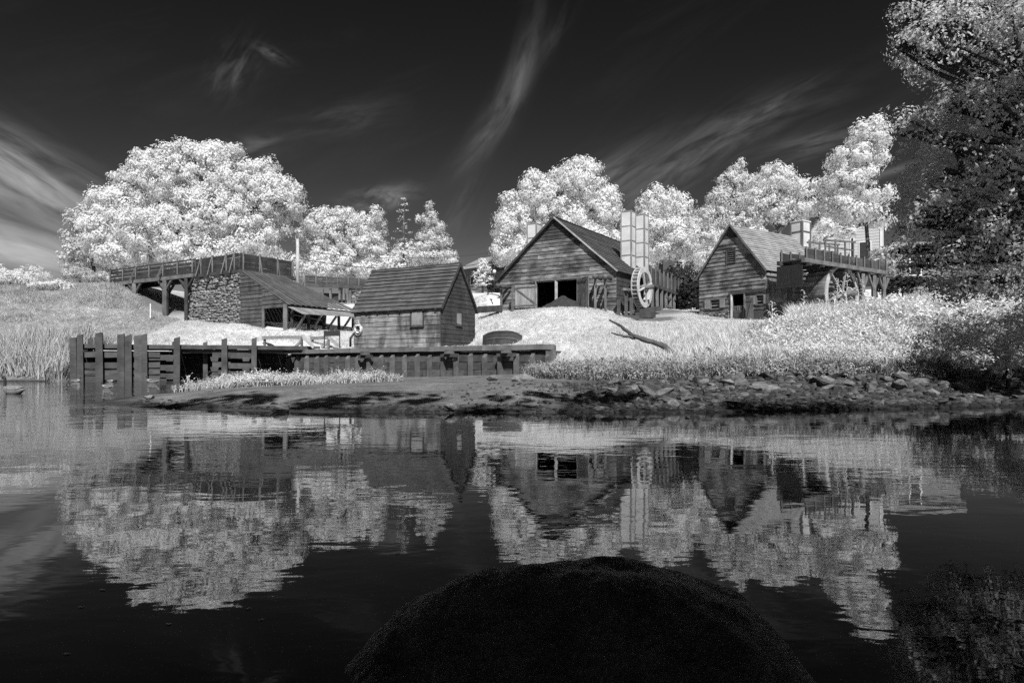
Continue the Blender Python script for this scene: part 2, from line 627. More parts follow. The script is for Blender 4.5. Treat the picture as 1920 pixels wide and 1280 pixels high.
M['roof_grey'] = plain('asphalt_roof', 0.22, 0.9, 0.1, 2.0)
M['dark'] = plain('dark_paint', 0.02, 0.6, 0.2)
M['iron'] = plain('iron', 0.03, 0.5, 0.2, metallic=0.6)
M['white'] = plain('white_paint', 0.72, 0.5, 0.06)
M['charcoal'] = rocky('charcoal', 0.02, 0.06, 5, 0.9)
M['stone'] = rocky('field_stone', 0.10, 0.30, 4.0, 0.5, 0.4, objrand=False)
M['mortar'] = plain('mortar', 0.07, 0.95, 0.3)
M['rock'] = rocky('shore_rock', 0.055, 0.20, 2.5, 0.8, 0.6, wet=0.25)
M['pebble'] = rocky('shore_gravel', 0.02, 0.085, 3.0, 0.5, 0.7, wet=0.25, objrand=False)  # darkened so the fill reads as shaded crevices between the stones
M['boulder'] = rocky('boulder_rock', 0.012, 0.07, 5.0, 1.0, 0.0, rough=.55, dist=0.08)
M['bark'] = rocky('bark', 0.05, 0.13, 6, 0.8)
M['bark_dark'] = rocky('dark_bark', 0.015, 0.05, 6, 0.8)
M['dead'] = rocky('dead_wood', 0.05, 0.12, 5, 0.6)
M['leaf'] = leafy('maple_leaf', 0.84, 0.48, 0.35, 0.06)
M['leaf2'] = leafy('ash_leaf', 0.80, 0.48, 0.35, 0.07)
M['needle'] = leafy('pine_needle', 0.74, 0.40, 0.5, 0.1)
M['leaf_near'] = leafy('near_leaf', 0.62, 0.45, 0.6, 0.15)
M['shrub'] = leafy('shrub_leaf', 0.60, 0.38, 0.7, 0.25)
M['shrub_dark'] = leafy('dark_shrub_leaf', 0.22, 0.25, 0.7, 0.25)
M['grass'] = leafy('lawn_grass', 0.64, 0.30, 0.3, 0.2)
M['grass_rough'] = leafy('rough_grass', 0.50, 0.30, 0.4, 0.2)
M['reed'] = leafy('reed', 0.66, 0.30, 0.5, 0.16)
M['reed_grey'] = leafy('grey_reed', 0.52, 0.30, 0.5, 0.22)
M['bark_mid'] = rocky('grey_bark', 0.03, 0.08, 6, 0.8)
M['reed_dry'] = leafy('dry_stalk', 0.34, 0.2, 0.5, 0.25)
M['fallen_leaf'] = leafy('fallen_leaf', 0.8, 0.2, 0.8, 0.1)
M['seedling'] = leafy('seedling_leaf', 0.66, 0.30, 0.8, 0.15)

# ------------------------------------------------------------------ terrain
B0, B1 = Vector((-18.4, 56.0, 0)), Vector((2.4, 41.0, 0))          # front line of the timber bulkhead
BU = (B1 - B0).normalized()
BN = Vector((BU.y, -BU.x, 0))
BN = Vector((-0.585, -0.811, 0))                                     # towards the river
P0, P1 = Vector((-31.0, 48.0, 0)), Vector((-17.5, 54.3, 0))        # front line of the crib pier
PU = (P1 - P0).normalized()
WHARF_Z = 2.4

CP = []


def cpx(*items):
    for px, py, D in items:
        p = pt(px, py, D)
        CP.append((p.x, p.y, p.z))


def cpw(*items):
    CP.extend(items)


# the river bed
cpw((-70, 15, -1.2), (-45, 30, -1.2), (-60, 42, -.7), (-28, 22, -1), (-22, 33, -.8), (-27, 43, -.7), (-38, 45, -.5), (0, 7, -.9), (10, 9, -.9),
    (-16, 9, -1), (26, 10, -1), (45, 13, -.8), (-6, 11, -.8), (4, 12, -.7), (16, 13, -.6), (0, 2.5, -.6), (-10, 2, -.7), (10, 2, -.7), (70, 15, -.8), (-100, 20, -1.2), (100, 15, -.8),
    (-18, 48, -.5), (-20, 27, -.6), (-16.5, 19.5, -.45), (-14, 15, -.8), (-10.9, 18.7, .03))
# the near bank, behind the camera
cpw((13.5, 8, .5), (18, 6, 1.0), (19, 11, .1), (12.5, 4, .2), (24, 12, -.4), (0, -1.5, -.1), (0, -4, .9), (-20, -5, 1.0), (20, -5, 1.0), (0, -15, 2.2), (-40, -15, 2.5), (40, -15, 2.5), (-60, -5, .6), (60, -5, .6), (0, -40, 3), (-80, -40, 3), (80, -40, 3))
# the sand bar
cpw((-10.6, 18.5, 0), (-8.4, 17.0, 0), (-5.2, 15.9, 0), (-1.55, 15.4, 0), (1.7, 15.7, 0), (3.6, 15.4, 0), (5.6, 16.0, 0), (9.3, 17.1, 0), (13.5, 18.3, 0), (20, 19.5, 0), (30, 21, .1))
cpw((-9.7, 19.8, .24), (-7, 19.0, .40), (-3, 19.0, .46), (0.5, 18.6, .48), (-11.4, 19.2, .05), (-9.8, 25, .30), (-6, 26, .38), (-2, 26, .5), (-12.6, 27.5, .10), (-12.2, 34, .15), (-15.5, 39, -.15),
    (-6, 36, .45), (-11, 45, .25), (-4, 42, .4), (1.5, 38.5, .55), (-14.5, 30, -.15), (-16.5, 45, -.3), (-13, 49, .05))
# riprap and reeds to the right of the wharf
cpx((1080, 722, 21), (1200, 722, 20.5), (1350, 715, 20.5), (1500, 712, 20.5), (1650, 710, 21), (1800, 708, 21.5), (1900, 705, 22),
    (1150, 692, 31), (1060, 690, 36), (1300, 690, 26), (1500, 690, 24.5), (1700, 680, 26), (1900, 670, 27),
    (1100, 650, 41), (1200, 640, 41), (1300, 645, 37), (1400, 640, 36), (1500, 650, 32), (1600, 640, 32), (1750, 630, 32), (1900, 615, 33),
    (1040, 640, 44), (1120, 612, 48), (1200, 615, 47), (1280, 612, 47), (1400, 614, 46), (1600, 605, 44), (1800, 585, 44), (2000, 580, 45))
# the mound before the forge, and the ground round it
cpx((1000, 640, 45.5), (1000, 615, 49.5), (960, 600, 53), (1000, 583, 56), (1050, 578, 57), (1100, 580, 56.5), (1140, 588, 55), (930, 612, 53), (905, 640, 50.5), (900, 600, 57),
    (1170, 606, 52), (1185, 604, 56), (1215, 598, 58), (1230, 585, 61), (1260, 580, 62), (1300, 587, 60), (1250, 592, 56), (1312, 592, 58.0), (1437, 601, 52.6), (1370, 599, 55), (1480, 600, 54),
    (1560, 600, 52), (1650, 590, 55), (1340, 606, 50), (1040, 579, 61), (940, 583, 64.3), (1156, 580, 59))
cpw((2, 75, 6.6), (12, 75, 7.2), (25, 70, 6.5), (33, 66, 7))
cpx((900, 575, 68), (920, 550, 80), (900, 545, 88), (850, 545, 88))
# lawn behind the wharf up to the casting shed, then the hill on the left
cpw((-21, 59, 3.1), (-16, 57, 2.9), (-13, 56, 2.7), (-6, 54, 2.6), (0, 47, 2.55), (2.5, 44, 2.3), (-18, 60.5, 4.1), (-15, 66, 4.3), (-10, 62, 4.0), (-5, 60, 4.0))
cpx((533, 615, 60.0), (470, 610, 62.5), (450, 607, 63.3), (400, 606, 65), (350, 604, 67.3), (310, 597, 69), (285, 582, 70.5), (255, 553, 72), (225, 536, 73.5), (205, 530, 74.5), (500, 632, 57.5), (400, 632, 58),
    (300, 625, 60), (300, 640, 56), (200, 640, 56), (420, 641, 56.5), (200, 600, 64), (230, 570, 68), (100, 640, 56.5), (100, 600, 63.5), (100, 560, 70), (120, 532, 76), (60, 532, 76),
    (0, 640, 56.5), (0, 600, 63), (0, 560, 69), (0, 530, 75), (-150, 640, 57), (-150, 560, 69), (-150, 520, 77), (-400, 640, 57), (-400, 540, 72),
    (100, 683, 50.5), (0, 683, 50.5), (-150, 685, 50.5), (-400, 690, 50))
cpw((-33, 48.6, -.1), (-40, 48.4, -.1), (-50, 48.2, -.1), (-70, 48, -.1), (-100, 48, 0), (-31.5, 51, .3), (-32, 54, 2.3), (-26, 55, 2.5), (-21, 56.5, 2.6))
cpw((-29, 72, 7.0), (-35, 80, 9.3), (-45, 90, 10.3), (-20, 75, 6.5), (-25, 90, 9.5), (-15, 85, 8.5), (-8, 76, 7.0), (-20, 110, 10.5), (0, 100, 10.5), (-80, 100, 10.5), (30, 100, 10.5), (20, 85, 9.3), (45, 80, 10.5), (50, 60, 8), (60, 50, 6.5), (90, 60, 8), (90, 100, 10.5),
    (0, 160, 11), (-120, 160, 11), (120, 160, 11), (-140, 70, 9), (140, 60, 8), (140, 30, 3), (60, 32, 3))
CP = np.array(CP, dtype=float)


def rbf_fit(P):
    n = len(P)
    d = np.hypot(P[:, None, 0] - P[None, :, 0], P[:, None, 1] - P[None, :, 1])
    A = np.zeros((n + 3, n + 3))
    A[:n, :n] = d + np.eye(n) * -0.35
    A[:n, n] = 1
    A[:n, n + 1:] = P[:, :2]
    A[n, :n] = 1
    A[n + 1:, :n] = P[:, :2].T
    b = np.zeros(n + 3)
    b[:n] = P[:, 2]
    return np.linalg.solve(A, b)


W_RBF = rbf_fit(CP)


def vnoise(x, y, s, seed=0):
    """cheap smooth noise"""
    x, y = np.asarray(x) / s, np.asarray(y) / s
    xi, yi = np.floor(x), np.floor(y)
    fx, fy = x - xi, y - yi
    fx, fy = fx * fx * (3 - 2 * fx), fy * fy * (3 - 2 * fy)

    def h(a, b):
        v = np.sin(a * 127.1 + b * 311.7 + seed * 74.7) * 43758.5453
        return v - np.floor(v)
    return (h(xi, yi) * (1 - fx) + h(xi + 1, yi) * fx) * (1 - fy) + (h(xi, yi + 1) * (1 - fx) + h(xi + 1, yi + 1) * fx) * fy - 0.5


def ground(x, y):
    x = np.atleast_1d(np.asarray(x, dtype=float))
    y = np.atleast_1d(np.asarray(y, dtype=float))
    out = np.empty(x.shape).ravel()
    xf, yf = x.ravel(), y.ravel()
    for i in range(0, len(xf), 20000):
        a, b = xf[i:i + 20000], yf[i:i + 20000]
        d = np.hypot(a[:, None] - CP[None, :, 0], b[:, None] - CP[None, :, 1])
        out[i:i + 20000] = d @ W_RBF[:len(CP)] + W_RBF[len(CP)] + a * W_RBF[len(CP) + 1] + b * W_RBF[len(CP) + 2]
    # the fill held back by the bulkhead and the crib pier
    s = (xf - B0.x) * BU.x + (yf - B0.y) * BU.y
    dn = -((xf - B0.x) * BN.x + (yf - B0.y) * BN.y)                 # metres behind the bulkhead face
    k = np.clip((dn - 0.85) / 0.6, 0, 1) * np.clip((s + 1.0) / 1.0, 0, 1) * np.clip((25.7 - s) / 0.8, 0, 1)
    near = k * np.clip((9 - dn) / 4, 0, 1)
    out = np.where(near > 0, out * (1 - near) + np.maximum(out, WHARF_Z - 0.02) * near, out)
    front = np.clip((0.95 - dn) / 0.2, 0, 1) * np.clip((dn + 5) / 2, 0, 1) * np.clip((s - 0) / 1, 0, 1) * np.clip((26.2 - s) / 0.6, 0, 1)
    cap = -0.25 + 0.85 * np.clip(s / 24, 0, 1)
    out = out * (1 - front) + np.minimum(out, cap) * front
    s2 = (xf - P0.x) * PU.x + (yf - P0.y) * PU.y
    d2 = (xf - P0.x) * -PU.y + (yf - P0.y) * PU.x
    m2 = np.clip((s2 + 0.3) / 0.6, 0, 1) * np.clip((15.2 - s2) / 0.5, 0, 1)
    pit = m2 * np.clip((3.3 - d2) / 0.7, 0, 1) * np.clip((d2 + 3) / 1.5, 0, 1)
    out = out * (1 - pit) + np.minimum(out, -0.45) * pit
    up = m2 * np.clip((d2 - 3.2) / 0.5, 0, 1) * np.clip((7 - d2) / 3, 0, 1)
    out = out * (1 - up) + np.maximum(out, 2.42) * up
    land = np.clip((out - 0.3) / 1.0, 0, 1)
    out += (vnoise(xf, yf, 3.1, 1) * 0.16 + vnoise(xf, yf, 1.1, 2) * 0.06) * land + vnoise(xf, yf, 0.9, 3) * 0.05 * np.clip(1 - np.abs(out) * 2, 0, 1)
    return out.reshape(x.shape)


def gz(x, y):
    return float(ground(x, y)[0])


def steps(parts):
    v = []
    for a, b, d in parts:
        v += list(np.arange(a, b, d))
    return np.array(v + [parts[-1][1]])


XS = steps([(-420, -120, 25), (-120, -62, 3), (-62, -40, .8), (-40, 24, .42), (24, 50, .8), (50, 120, 3), (120, 420, 25)])
YS = steps([(-90, -30, 12), (-30, 0, 2), (0, 13, .9), (13, 30, .35), (30, 62, .42), (62, 80, .7), (80, 130, 3), (130, 600, 40)])
gx, gy = np.meshgrid(XS, YS)
gzv = ground(gx.ravel(), gy.ravel())
far = np.clip((np.hypot(gx.ravel(), gy.ravel() - 40) - 130) / 60, 0, 1)
gzv = gzv * (1 - far) + np.where(gy.ravel() > 46, 11.0, np.where(gy.ravel() < 0, 2.5, -1.0)) * far
nx, ny = len(XS), len(YS)
idx = np.arange(nx * ny).reshape(ny, nx)
quads = np.stack([idx[:-1, :-1], idx[:-1, 1:], idx[1:, 1:], idx[1:, :-1]], -1).reshape(-1, 4)
X_, Y_, Z_ = gx.ravel(), gy.ravel(), gzv
sstep = lambda v, a, b: np.clip((v - a) / (b - a), 0, 1) ** 2 * (3 - 2 * np.clip((v - a) / (b - a), 0, 1))
grassy = sstep(Z_ + vnoise(X_, Y_, 2.0, 5) * 0.5, 0.75, 1.5)           # where turf covers the soil
stony = sstep(X_ + vnoise(X_, Y_, 1.5, 7) * 2, 0.5, 3.0) * (1 - sstep(Y_ + vnoise(X_, Y_, 2, 8) * 2, 21.5, 25.0)) * sstep(Y_, 8, 12)
hill = sstep(-X_, 24, 34) * sstep(Y_, 50, 54)
# bare trodden earth: the tailrace by the wheel, the path at the mill and the yard by the shed
bare = np.exp(-(((X_ - 11.3) / 2.6) ** 2 + ((Y_ - 55.5) / 3.2) ** 2)) + 0.9 * np.exp(-(((X_ - 13.5) / 3.0) ** 2 + ((Y_ - 62) / 2.6) ** 2)) + 0.8 * np.exp(-(((X_ - 17.2) / 1.3) ** 2 + ((Y_ - 48.5) / 1.7) ** 2)) \
    + 0.55 * np.exp(-(((X_ + 4.2) / 2.4) ** 2 + ((Y_ - 58.5) / 1.2) ** 2))
bare = bare + 1.2 * np.exp(-(((X_ + 36.5) / 3.8) ** 2 + ((Y_ - 72.8) / 3.0) ** 2))  # dark soil under the bridge, with the bridge's shade put into the colour
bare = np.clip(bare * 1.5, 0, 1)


def terrain_mat():
    m, nt, out = new_mat('ground_soil_and_turf')
    geo = N(nt, 'ShaderNodeNewGeometry')
    pos = geo.outputs['Position']

    def attr(n):
        a = N(nt, 'ShaderNodeAttribute', attribute_name=n)
        return a.outputs['Fac']
    n1 = noise(nt, pos, 0.9, 6, 0.6)
    n2 = noise(nt, pos, 7.0, 5, 0.7)
    n3 = noise(nt, pos, 30.0, 3, 0.6)

    def mix(a, b, f):
        return mth(nt, 'ADD', mth(nt, 'MULTIPLY', a, mth(nt, 'SUBTRACT', 1.0, f)), mth(nt, 'MULTIPLY', b, f))
    sand = mth(nt, 'MULTIPLY', maprange(nt, n1, 0.32, 0.68, 0.10, 0.22), maprange(nt, n2, 0.3, 0.7, 0.6, 1.25))
    sz = N(nt, 'ShaderNodeSeparateXYZ')
    nt.links.new(pos, sz.inputs[0])
    wet = maprange(nt, mth(nt, 'ADD', sz.outputs[2], mth(nt, 'MULTIPLY', n1, 0.10)), 0.08, 0.24, 0.30, 1.0, True)
    sand = mth(nt, 'MULTIPLY', sand, wet)
    gravel = mth(nt, 'MULTIPLY', maprange(nt, n2, 0.35, 0.7, 0.03, 0.11), wet)
    turf = mth(nt, 'MULTIPLY', maprange(nt, n1, 0.3, 0.7, 0.52, 0.66), maprange(nt, n2, 0.3, 0.7, 0.82, 1.12))
    rough = mth(nt, 'MULTIPLY', maprange(nt, n1, 0.3, 0.7, 0.36, 0.52), maprange(nt, n2, 0.3, 0.7, 0.75, 1.15))
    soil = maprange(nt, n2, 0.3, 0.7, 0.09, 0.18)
    v = mix(sand, gravel, attr('stony'))
    v = mix(v, mix(turf, rough, attr('hill')), attr('grassy'))
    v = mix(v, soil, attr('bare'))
    p = N(nt, 'ShaderNodeBsdfPrincipled')
    p.inputs['Roughness'].default_value = 0.95
    p.inputs['Specular IOR Level'].default_value = 0.1
    nt.links.new(grey(nt, v), p.inputs['Base Color'])
    b = N(nt, 'ShaderNodeBump')
    b.inputs['Strength'].default_value = 0.8
    b.inputs['Distance'].default_value = 0.06
    nt.links.new(mth(nt, 'ADD', n2, mth(nt, 'MULTIPLY', n3, 0.4)), b.inputs['Height'])
    nt.links.new(b.outputs[0], p.inputs['Normal'])
    nt.links.new(p.outputs[0], out.inputs[0])
    return m


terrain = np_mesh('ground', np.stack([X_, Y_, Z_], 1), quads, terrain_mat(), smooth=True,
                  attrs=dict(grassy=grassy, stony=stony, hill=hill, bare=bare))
tag(terrain, kind='structure')


def water_mat():
    m, nt, out = new_mat('dark_river_water')
    geo = N(nt, 'ShaderNodeNewGeometry')
    pos = geo.outputs['Position']
    a = noise(nt, pos, 2.6, 3, 0.5, 0.3, (0.55, 1.0, 1.0))
    b_ = noise(nt, pos, 9.0, 2, 0.5, 0.2, (0.6, 1.0, 1.0))
    c = noise(nt, pos, 0.35, 2, 0.5, 0.4)                    # calmer and livelier patches
    sp = N(nt, 'ShaderNodeSeparateXYZ')
    nt.links.new(pos, sp.inputs[0])
    stir = maprange(nt, sp.outputs[1], 19, 32, 1.0, 3.2, True)         # the birds stir the channel by the pier
    west = mth(nt, 'MULTIPLY', maprange(nt, sp.outputs[0], -9, -4, 4.5, 0.0, True), maprange(nt, sp.outputs[1], 11, 17, 0.0, 1.0, True))
    stir = mth(nt, 'ADD', stir, west)
    amp = mth(nt, 'MULTIPLY', maprange(nt, c, 0.35, 0.65, 0.35, 1.0, True), stir)
    h = mth(nt, 'MULTIPLY', mth(nt, 'ADD', a, mth(nt, 'MULTIPLY', b_, 0.16)), amp)
    p = N(nt, 'ShaderNodeBsdfPrincipled')
    p.inputs['Base Color'].default_value = (0.006, 0.006, 0.006, 1)
    p.inputs['Roughness'].default_value = 0.02
    p.inputs['IOR'].default_value = WATER_IOR
    bm = N(nt, 'ShaderNodeBump')
    bm.inputs['Strength'].default_value = 1.0
    bm.inputs['Distance'].default_value = WATER_BUMP
    nt.links.new(h, bm.inputs['Height'])
    nt.links.new(bm.outputs[0], p.inputs['Normal'])
    nt.links.new(p.outputs[0], out.inputs[0])
    return m


WATER_IOR, WATER_BUMP = 1.82, 0.0042
water = mesh('river_water', [(-430, -60, 0), (430, -60, 0), (430, 57, 0), (-430, 57, 0)], [(0, 1, 2, 3)], water_mat())
tag(water, kind='structure')

# ------------------------------------------------------------------ foliage
def leaf_mesh(C, Nrm, size, rng, aspect=0.62):
    """kite-shaped leaf faces at C facing Nrm"""
    n = len(C)
    t = rng.normal(size=(n, 3))
    t -= Nrm * (t * Nrm).sum(1, keepdims=True)
    t /= np.linalg.norm(t, axis=1, keepdims=True) + 1e-9
    b = np.cross(Nrm, t)
    s = (size * rng.uniform(0.45, 1.5, n))[:, None]
    curl = Nrm * s * rng.uniform(-0.25, 0.1, n)[:, None]
    V = np.stack([C - t * s * 0.5, C + b * s * aspect * 0.5 - t * s * 0.05 + curl * 0.4, C + t * s * 0.5 + curl, C - b * s * aspect * 0.5 - t * s * 0.05 + curl * 0.4], 1).reshape(-1, 3)
    F = np.arange(n * 4).reshape(n, 4)[:, ::-1]           # wound so that the face looks along Nrm
    return V, F


def unit(n, rng):
    v = rng.normal(size=(n, 3))
    return v / np.linalg.norm(v, axis=1, keepdims=True)


def clumps_of(lobes, spacing, rng, inner=0.25, shell=0.62):
    """clump centres spread over and inside ellipsoid lobes (centre, radii)"""
    C, O = [], []
    lobes = [(np.array(c, float), np.array(r, float)) for c, r in lobes]
    for i, (c, r) in enumerate(lobes):
        area = 4 * math.pi * ((r[0] * r[1]) ** 1.6 / 3 + (r[0] * r[2]) ** 1.6 / 3 + (r[1] * r[2]) ** 1.6 / 3) ** (1 / 1.6)
        n = max(4, int(area / spacing ** 2))
        ni = int(n * inner)
        u = unit(n + ni, rng)
        rad = np.concatenate([1.06 - 0.3 * rng.uniform(0, 1, n) ** 1.6, rng.uniform(0.3, shell + 0.2, ni)])
        p = c + u * r * rad[:, None]
        keep = np.ones(len(p), bool)
        for j, (c2, r2) in enumerate(lobes):             # drop what lies deep inside a neighbour
            if j != i:
                keep &= (((p - c2) / r2) ** 2).sum(1) > 0.5
        C.append(p[keep])
        o = u / r
        O.append((o / np.linalg.norm(o, axis=1, keepdims=True))[keep])
    return np.concatenate(C), np.concatenate(O)


def crown_arrays(lobes, spacing, clump_r, per, leaf, rng, inner=0.25, puff=0.65, gap=0.0, aspect=0.62):
    C, O = clumps_of(lobes, spacing, rng, inner)
    if gap:
        k = rng.uniform(size=len(C)) > gap
        C, O = C[k], O[k]
    n = len(C)
    cr = clump_r * rng.uniform(0.6, 1.35, n)
    u = unit(n * per, rng)
    rr = rng.uniform(0, 1, n * per) ** 0.45
    Ci, Oi, ci = np.repeat(C, per, 0), np.repeat(O, per, 0), np.repeat(cr, per)
    u[:, 2] *= 0.85
    P = Ci + u * (rr * ci)[:, None]
    Nn = u * puff + Oi * 0.5 + unit(n * per, rng) * 0.25 + np.array([0, 0, 0.2])
    Nn /= np.linalg.norm(Nn, axis=1, keepdims=True)
    cn = u * 0.7 + Oi * 0.55 + np.array([0, 0, 0.1])
    cn /= np.linalg.norm(cn, axis=1, keepdims=True)
    return leaf_mesh(P, Nn, leaf, rng, aspect) + (np.repeat(cn, 4, 0),), C


def limb(mb, p, q, r0, r1, rng, sag=0.1, n=5, seg=6):
    p, q = Vector(p), Vector(q)
    L = (q - p).length
    pts = []
    for i in range(n):
        t = i / (n - 1)
        w = Vector((rng.uniform(-1, 1), rng.uniform(-1, 1), rng.uniform(-1, 1))) * L * 0.045 * (1 if 0 < i < n - 1 else 0)
        pts.append(p.lerp(q, t) + Vector((0, 0, sag * L * math.sin(math.pi * t) * 0.5)) + w)
    mb.tube(pts, [r0 + (r1 - r0) * i / (n - 1) for i in range(n)], seg, cap=False)


def tree(name, label, base, lobes, spacing=1.0, clump_r=0.75, per=42, leaf=0.3, seed=1, mat='leaf', bark='bark', trunk_r=0.35, group=None, inner=0.25, gap=0.0, fork=0.45, puff=0.8, cat='tree', twigs=2, limb_r=0.4, aspect=0.62, soft=True):
    rng = np.random.default_rng(seed)
    pr = random.Random(seed)
    root = empty(name, base, label, cat, group)
    base = Vector(base)
    lobes = [(c, tuple(max(q * .5, q - clump_r * .45) for q in r)) for c, r in lobes]
    (V, F, cn), C = crown_arrays(lobes, spacing, clump_r, per, leaf, rng, inner, puff, gap, aspect)
    cr = np_mesh('crown', V, F, M[mat], root)
    if soft:                                       # leaves of a clump shade together, as far foliage does
        cr.data.normals_split_custom_set_from_vertices(cn.tolist())
    ctr = Vector(np.mean([c for c, r in lobes], axis=0))
    low = min(c[2] - r[2] for c, r in lobes)
    top = max(c[2] for c, r in lobes)
    mb = MB()
    fz = max(base.z + 0.6, base.z + (top - base.z) * fork)
    fk = Vector((base.x + (ctr.x - base.x) * 0.4, base.y + (ctr.y - base.y) * 0.4, fz))
    mb.tube([base - Vector((0, 0, 0.4)), base + Vector((0, 0, 0.3)), base.lerp(fk, 0.5) + Vector((pr.uniform(-.2, .2), pr.uniform(-.2, .2), 0)), fk], [trunk_r * 1.5, trunk_r * 1.15, trunk_r * 0.95, trunk_r * 0.8], 9)
    for c, r in lobes:
        c = Vector(c)
        limb(mb, fk, c, trunk_r * limb_r * 1.3, trunk_r * 0.16, pr, 0.05)
        for _ in range(twigs):
            e = c + Vector((pr.uniform(-1, 1) * r[0], pr.uniform(-1, 1) * r[1], pr.uniform(-.6, 1) * r[2])) * 0.8
            limb(mb, fk.lerp(c, pr.uniform(0.5, 0.95)), e, trunk_r * 0.2, trunk_r * 0.05, pr, 0.05, 4, 5)
    mb.build('trunk', M[bark], root, smooth=True)
    return root


def L(px, py, D, rx, rz, ry=None):
    """a lobe of a crown from where it shows: radii rx, rz in photograph pixels"""
    p = pt(px, py, D)
    k = D / F_PX
    return (tuple(p), (rx * k, (ry if ry else (rx + rz) / 2 * k), rz * k))


# ------------------------------------------------------------------ tufts: clumps of blades set out by a geometry-node tree
src = bpy.data.collections.new('tuft_sources')        # holds the shapes only, never linked to the scene


def tuft_obj(name, n, h, spread, width, bend, mat, seed, leafy_stem=0, lean=0.25):
    rng = np.random.default_rng(seed)
    V, F = [], []
    for i in range(n):
        a = rng.uniform(0, 2 * math.pi)
        r = spread * math.sqrt(rng.uniform())
        x, y = r * math.cos(a), r * math.sin(a)
        hh = h * rng.uniform(0.55, 1.1)
        d = rng.uniform(0, 2 * math.pi)
        bx, by = math.cos(d), math.sin(d)
        ln = rng.uniform(0, lean) * hh
        bd = bend * rng.uniform(0.2, 1.0) * hh
        w = width * rng.uniform(0.7, 1.3)
        f = rng.uniform(0, math.pi)
        wx, wy = math.cos(f) * w / 2, math.sin(f) * w / 2
        k = len(V)
        for t, ws in ((0, 0.7), (0.4, 1.0), (0.75, 0.7)):
            ox, oy = bx * (ln * t + bd * t * t), by * (ln * t + bd * t * t)
            z = hh * (t - 0.25 * bend * t * t)
            V += [(x + ox - wx * ws, y + oy - wy * ws, z), (x + ox + wx * ws, y + oy + wy * ws, z)]
        V.append((x + bx * (ln + bd), y + by * (ln + bd), hh * (1 - 0.25 * bend)))
        F += [(k, k + 1, k + 3, k + 2), (k + 2, k + 3, k + 5, k + 4), (k + 4, k + 5, k + 6)]
        for j in range(leafy_stem):                     # leaves standing off the stem
            t = rng.uniform(0.25, 1.0)
            px_, py_, pz = x + bx * (ln * t + bd * t * t), y + by * (ln * t + bd * t * t), hh * (t - 0.25 * bend * t * t)
            g = rng.uniform(0, 2 * math.pi)
            ll = h * rng.uniform(0.12, 0.26)
            gx_, gy_ = math.cos(g) * ll, math.sin(g) * ll
            q = len(V)
            V += [(px_, py_, pz), (px_ + gx_ * .5 - gy_ * .2, py_ + gy_ * .5 + gx_ * .2, pz + ll * .35), (px_ + gx_, py_ + gy_, pz + ll * .2), (px_ + gx_ * .5 + gy_ * .2, py_ + gy_ * .5 - gx_ * .2, pz + ll * .3)]
            F.append((q, q + 1, q + 2, q + 3))
    me = bpy.data.meshes.new(name)
    me.from_pydata(V, [], F)
    me.materials.append(mat)
    o = bpy.data.objects.new(name, me)
    return o


def scatter(name, label, cat, pts, scale, tufts, seed=0, zscale=None, tilt=0.12):
    """one object of uncountable growth: instances of the tuft shapes on a cloud of points"""
    rng = np.random.default_rng(seed + 99)
    c = bpy.data.collections.new(name + '_shapes')
    src.children.link(c)
    for t in tufts: c.objects.link(t)
    n = len(pts)
    me = bpy.data.meshes.new(name)
    me.vertices.add(n)
    me.vertices.foreach_set('co', np.asarray(pts, np.float32).ravel())
    a = me.attributes.new('sc', 'FLOAT_VECTOR', 'POINT')
    s = np.asarray(scale, np.float32)
    if s.ndim == 0: s = np.full(n, float(s), np.float32)
    s = s * rng.uniform(0.75, 1.25, n)
    zs = s * (zscale if zscale is not None else 1.0) * rng.uniform(0.8, 1.2, n)
    a.data.foreach_set('vector', np.stack([s, s, zs], 1).astype(np.float32).ravel())
    a = me.attributes.new('rt', 'FLOAT_VECTOR', 'POINT')
    a.data.foreach_set('vector', np.stack([rng.normal(0, tilt, n), rng.normal(0, tilt, n), rng.uniform(0, 6.28, n)], 1).astype(np.float32).ravel())
    o = bpy.data.objects.new(name, me)
    link(o)
    ng = bpy.data.node_groups.new(name, 'GeometryNodeTree')
    ng.interface.new_socket('Geometry', in_out='INPUT', socket_type='NodeSocketGeometry')
    ng.interface.new_socket('Geometry', in_out='OUTPUT', socket_type='NodeSocketGeometry')
    gi, go = ng.nodes.new('NodeGroupInput'), ng.nodes.new('NodeGroupOutput')
    ci = ng.nodes.new('GeometryNodeCollectionInfo')
    ci.inputs['Collection'].default_value = c
    ci.inputs['Separate Children'].default_value = True
    ci.inputs['Reset Children'].default_value = True
    ip = ng.nodes.new('GeometryNodeInstanceOnPoints')
    ip.inputs['Pick Instance'].default_value = True
    for nm, sk in (('sc', 'Scale'), ('rt', 'Rotation')):
        an = ng.nodes.new('GeometryNodeInputNamedAttribute')
        an.data_type = 'FLOAT_VECTOR'
        an.inputs['Name'].default_value = nm
        ng.links.new(an.outputs['Attribute'], ip.inputs[sk])
    ng.links.new(gi.outputs[0], ip.inputs['Points'])
    ng.links.new(ci.outputs[0], ip.inputs['Instance'])
    ng.links.new(ip.outputs[0], go.inputs[0])
    md = o.modifiers.new('tufts', 'NODES')
    md.node_group = ng
    return tag(o, label, cat, kind='stuff')


def in_poly(x, y, poly):
    c = np.zeros(len(x), bool)
    n = len(poly)
    for i in range(n):
        x0, y0 = poly[i]
        x1, y1 = poly[(i + 1) % n]
        t = ((y0 > y) != (y1 > y)) & (x < (x1 - x0) * (y - y0) / (y1 - y0 + 1e-12) + x0)
        c ^= t
    return c


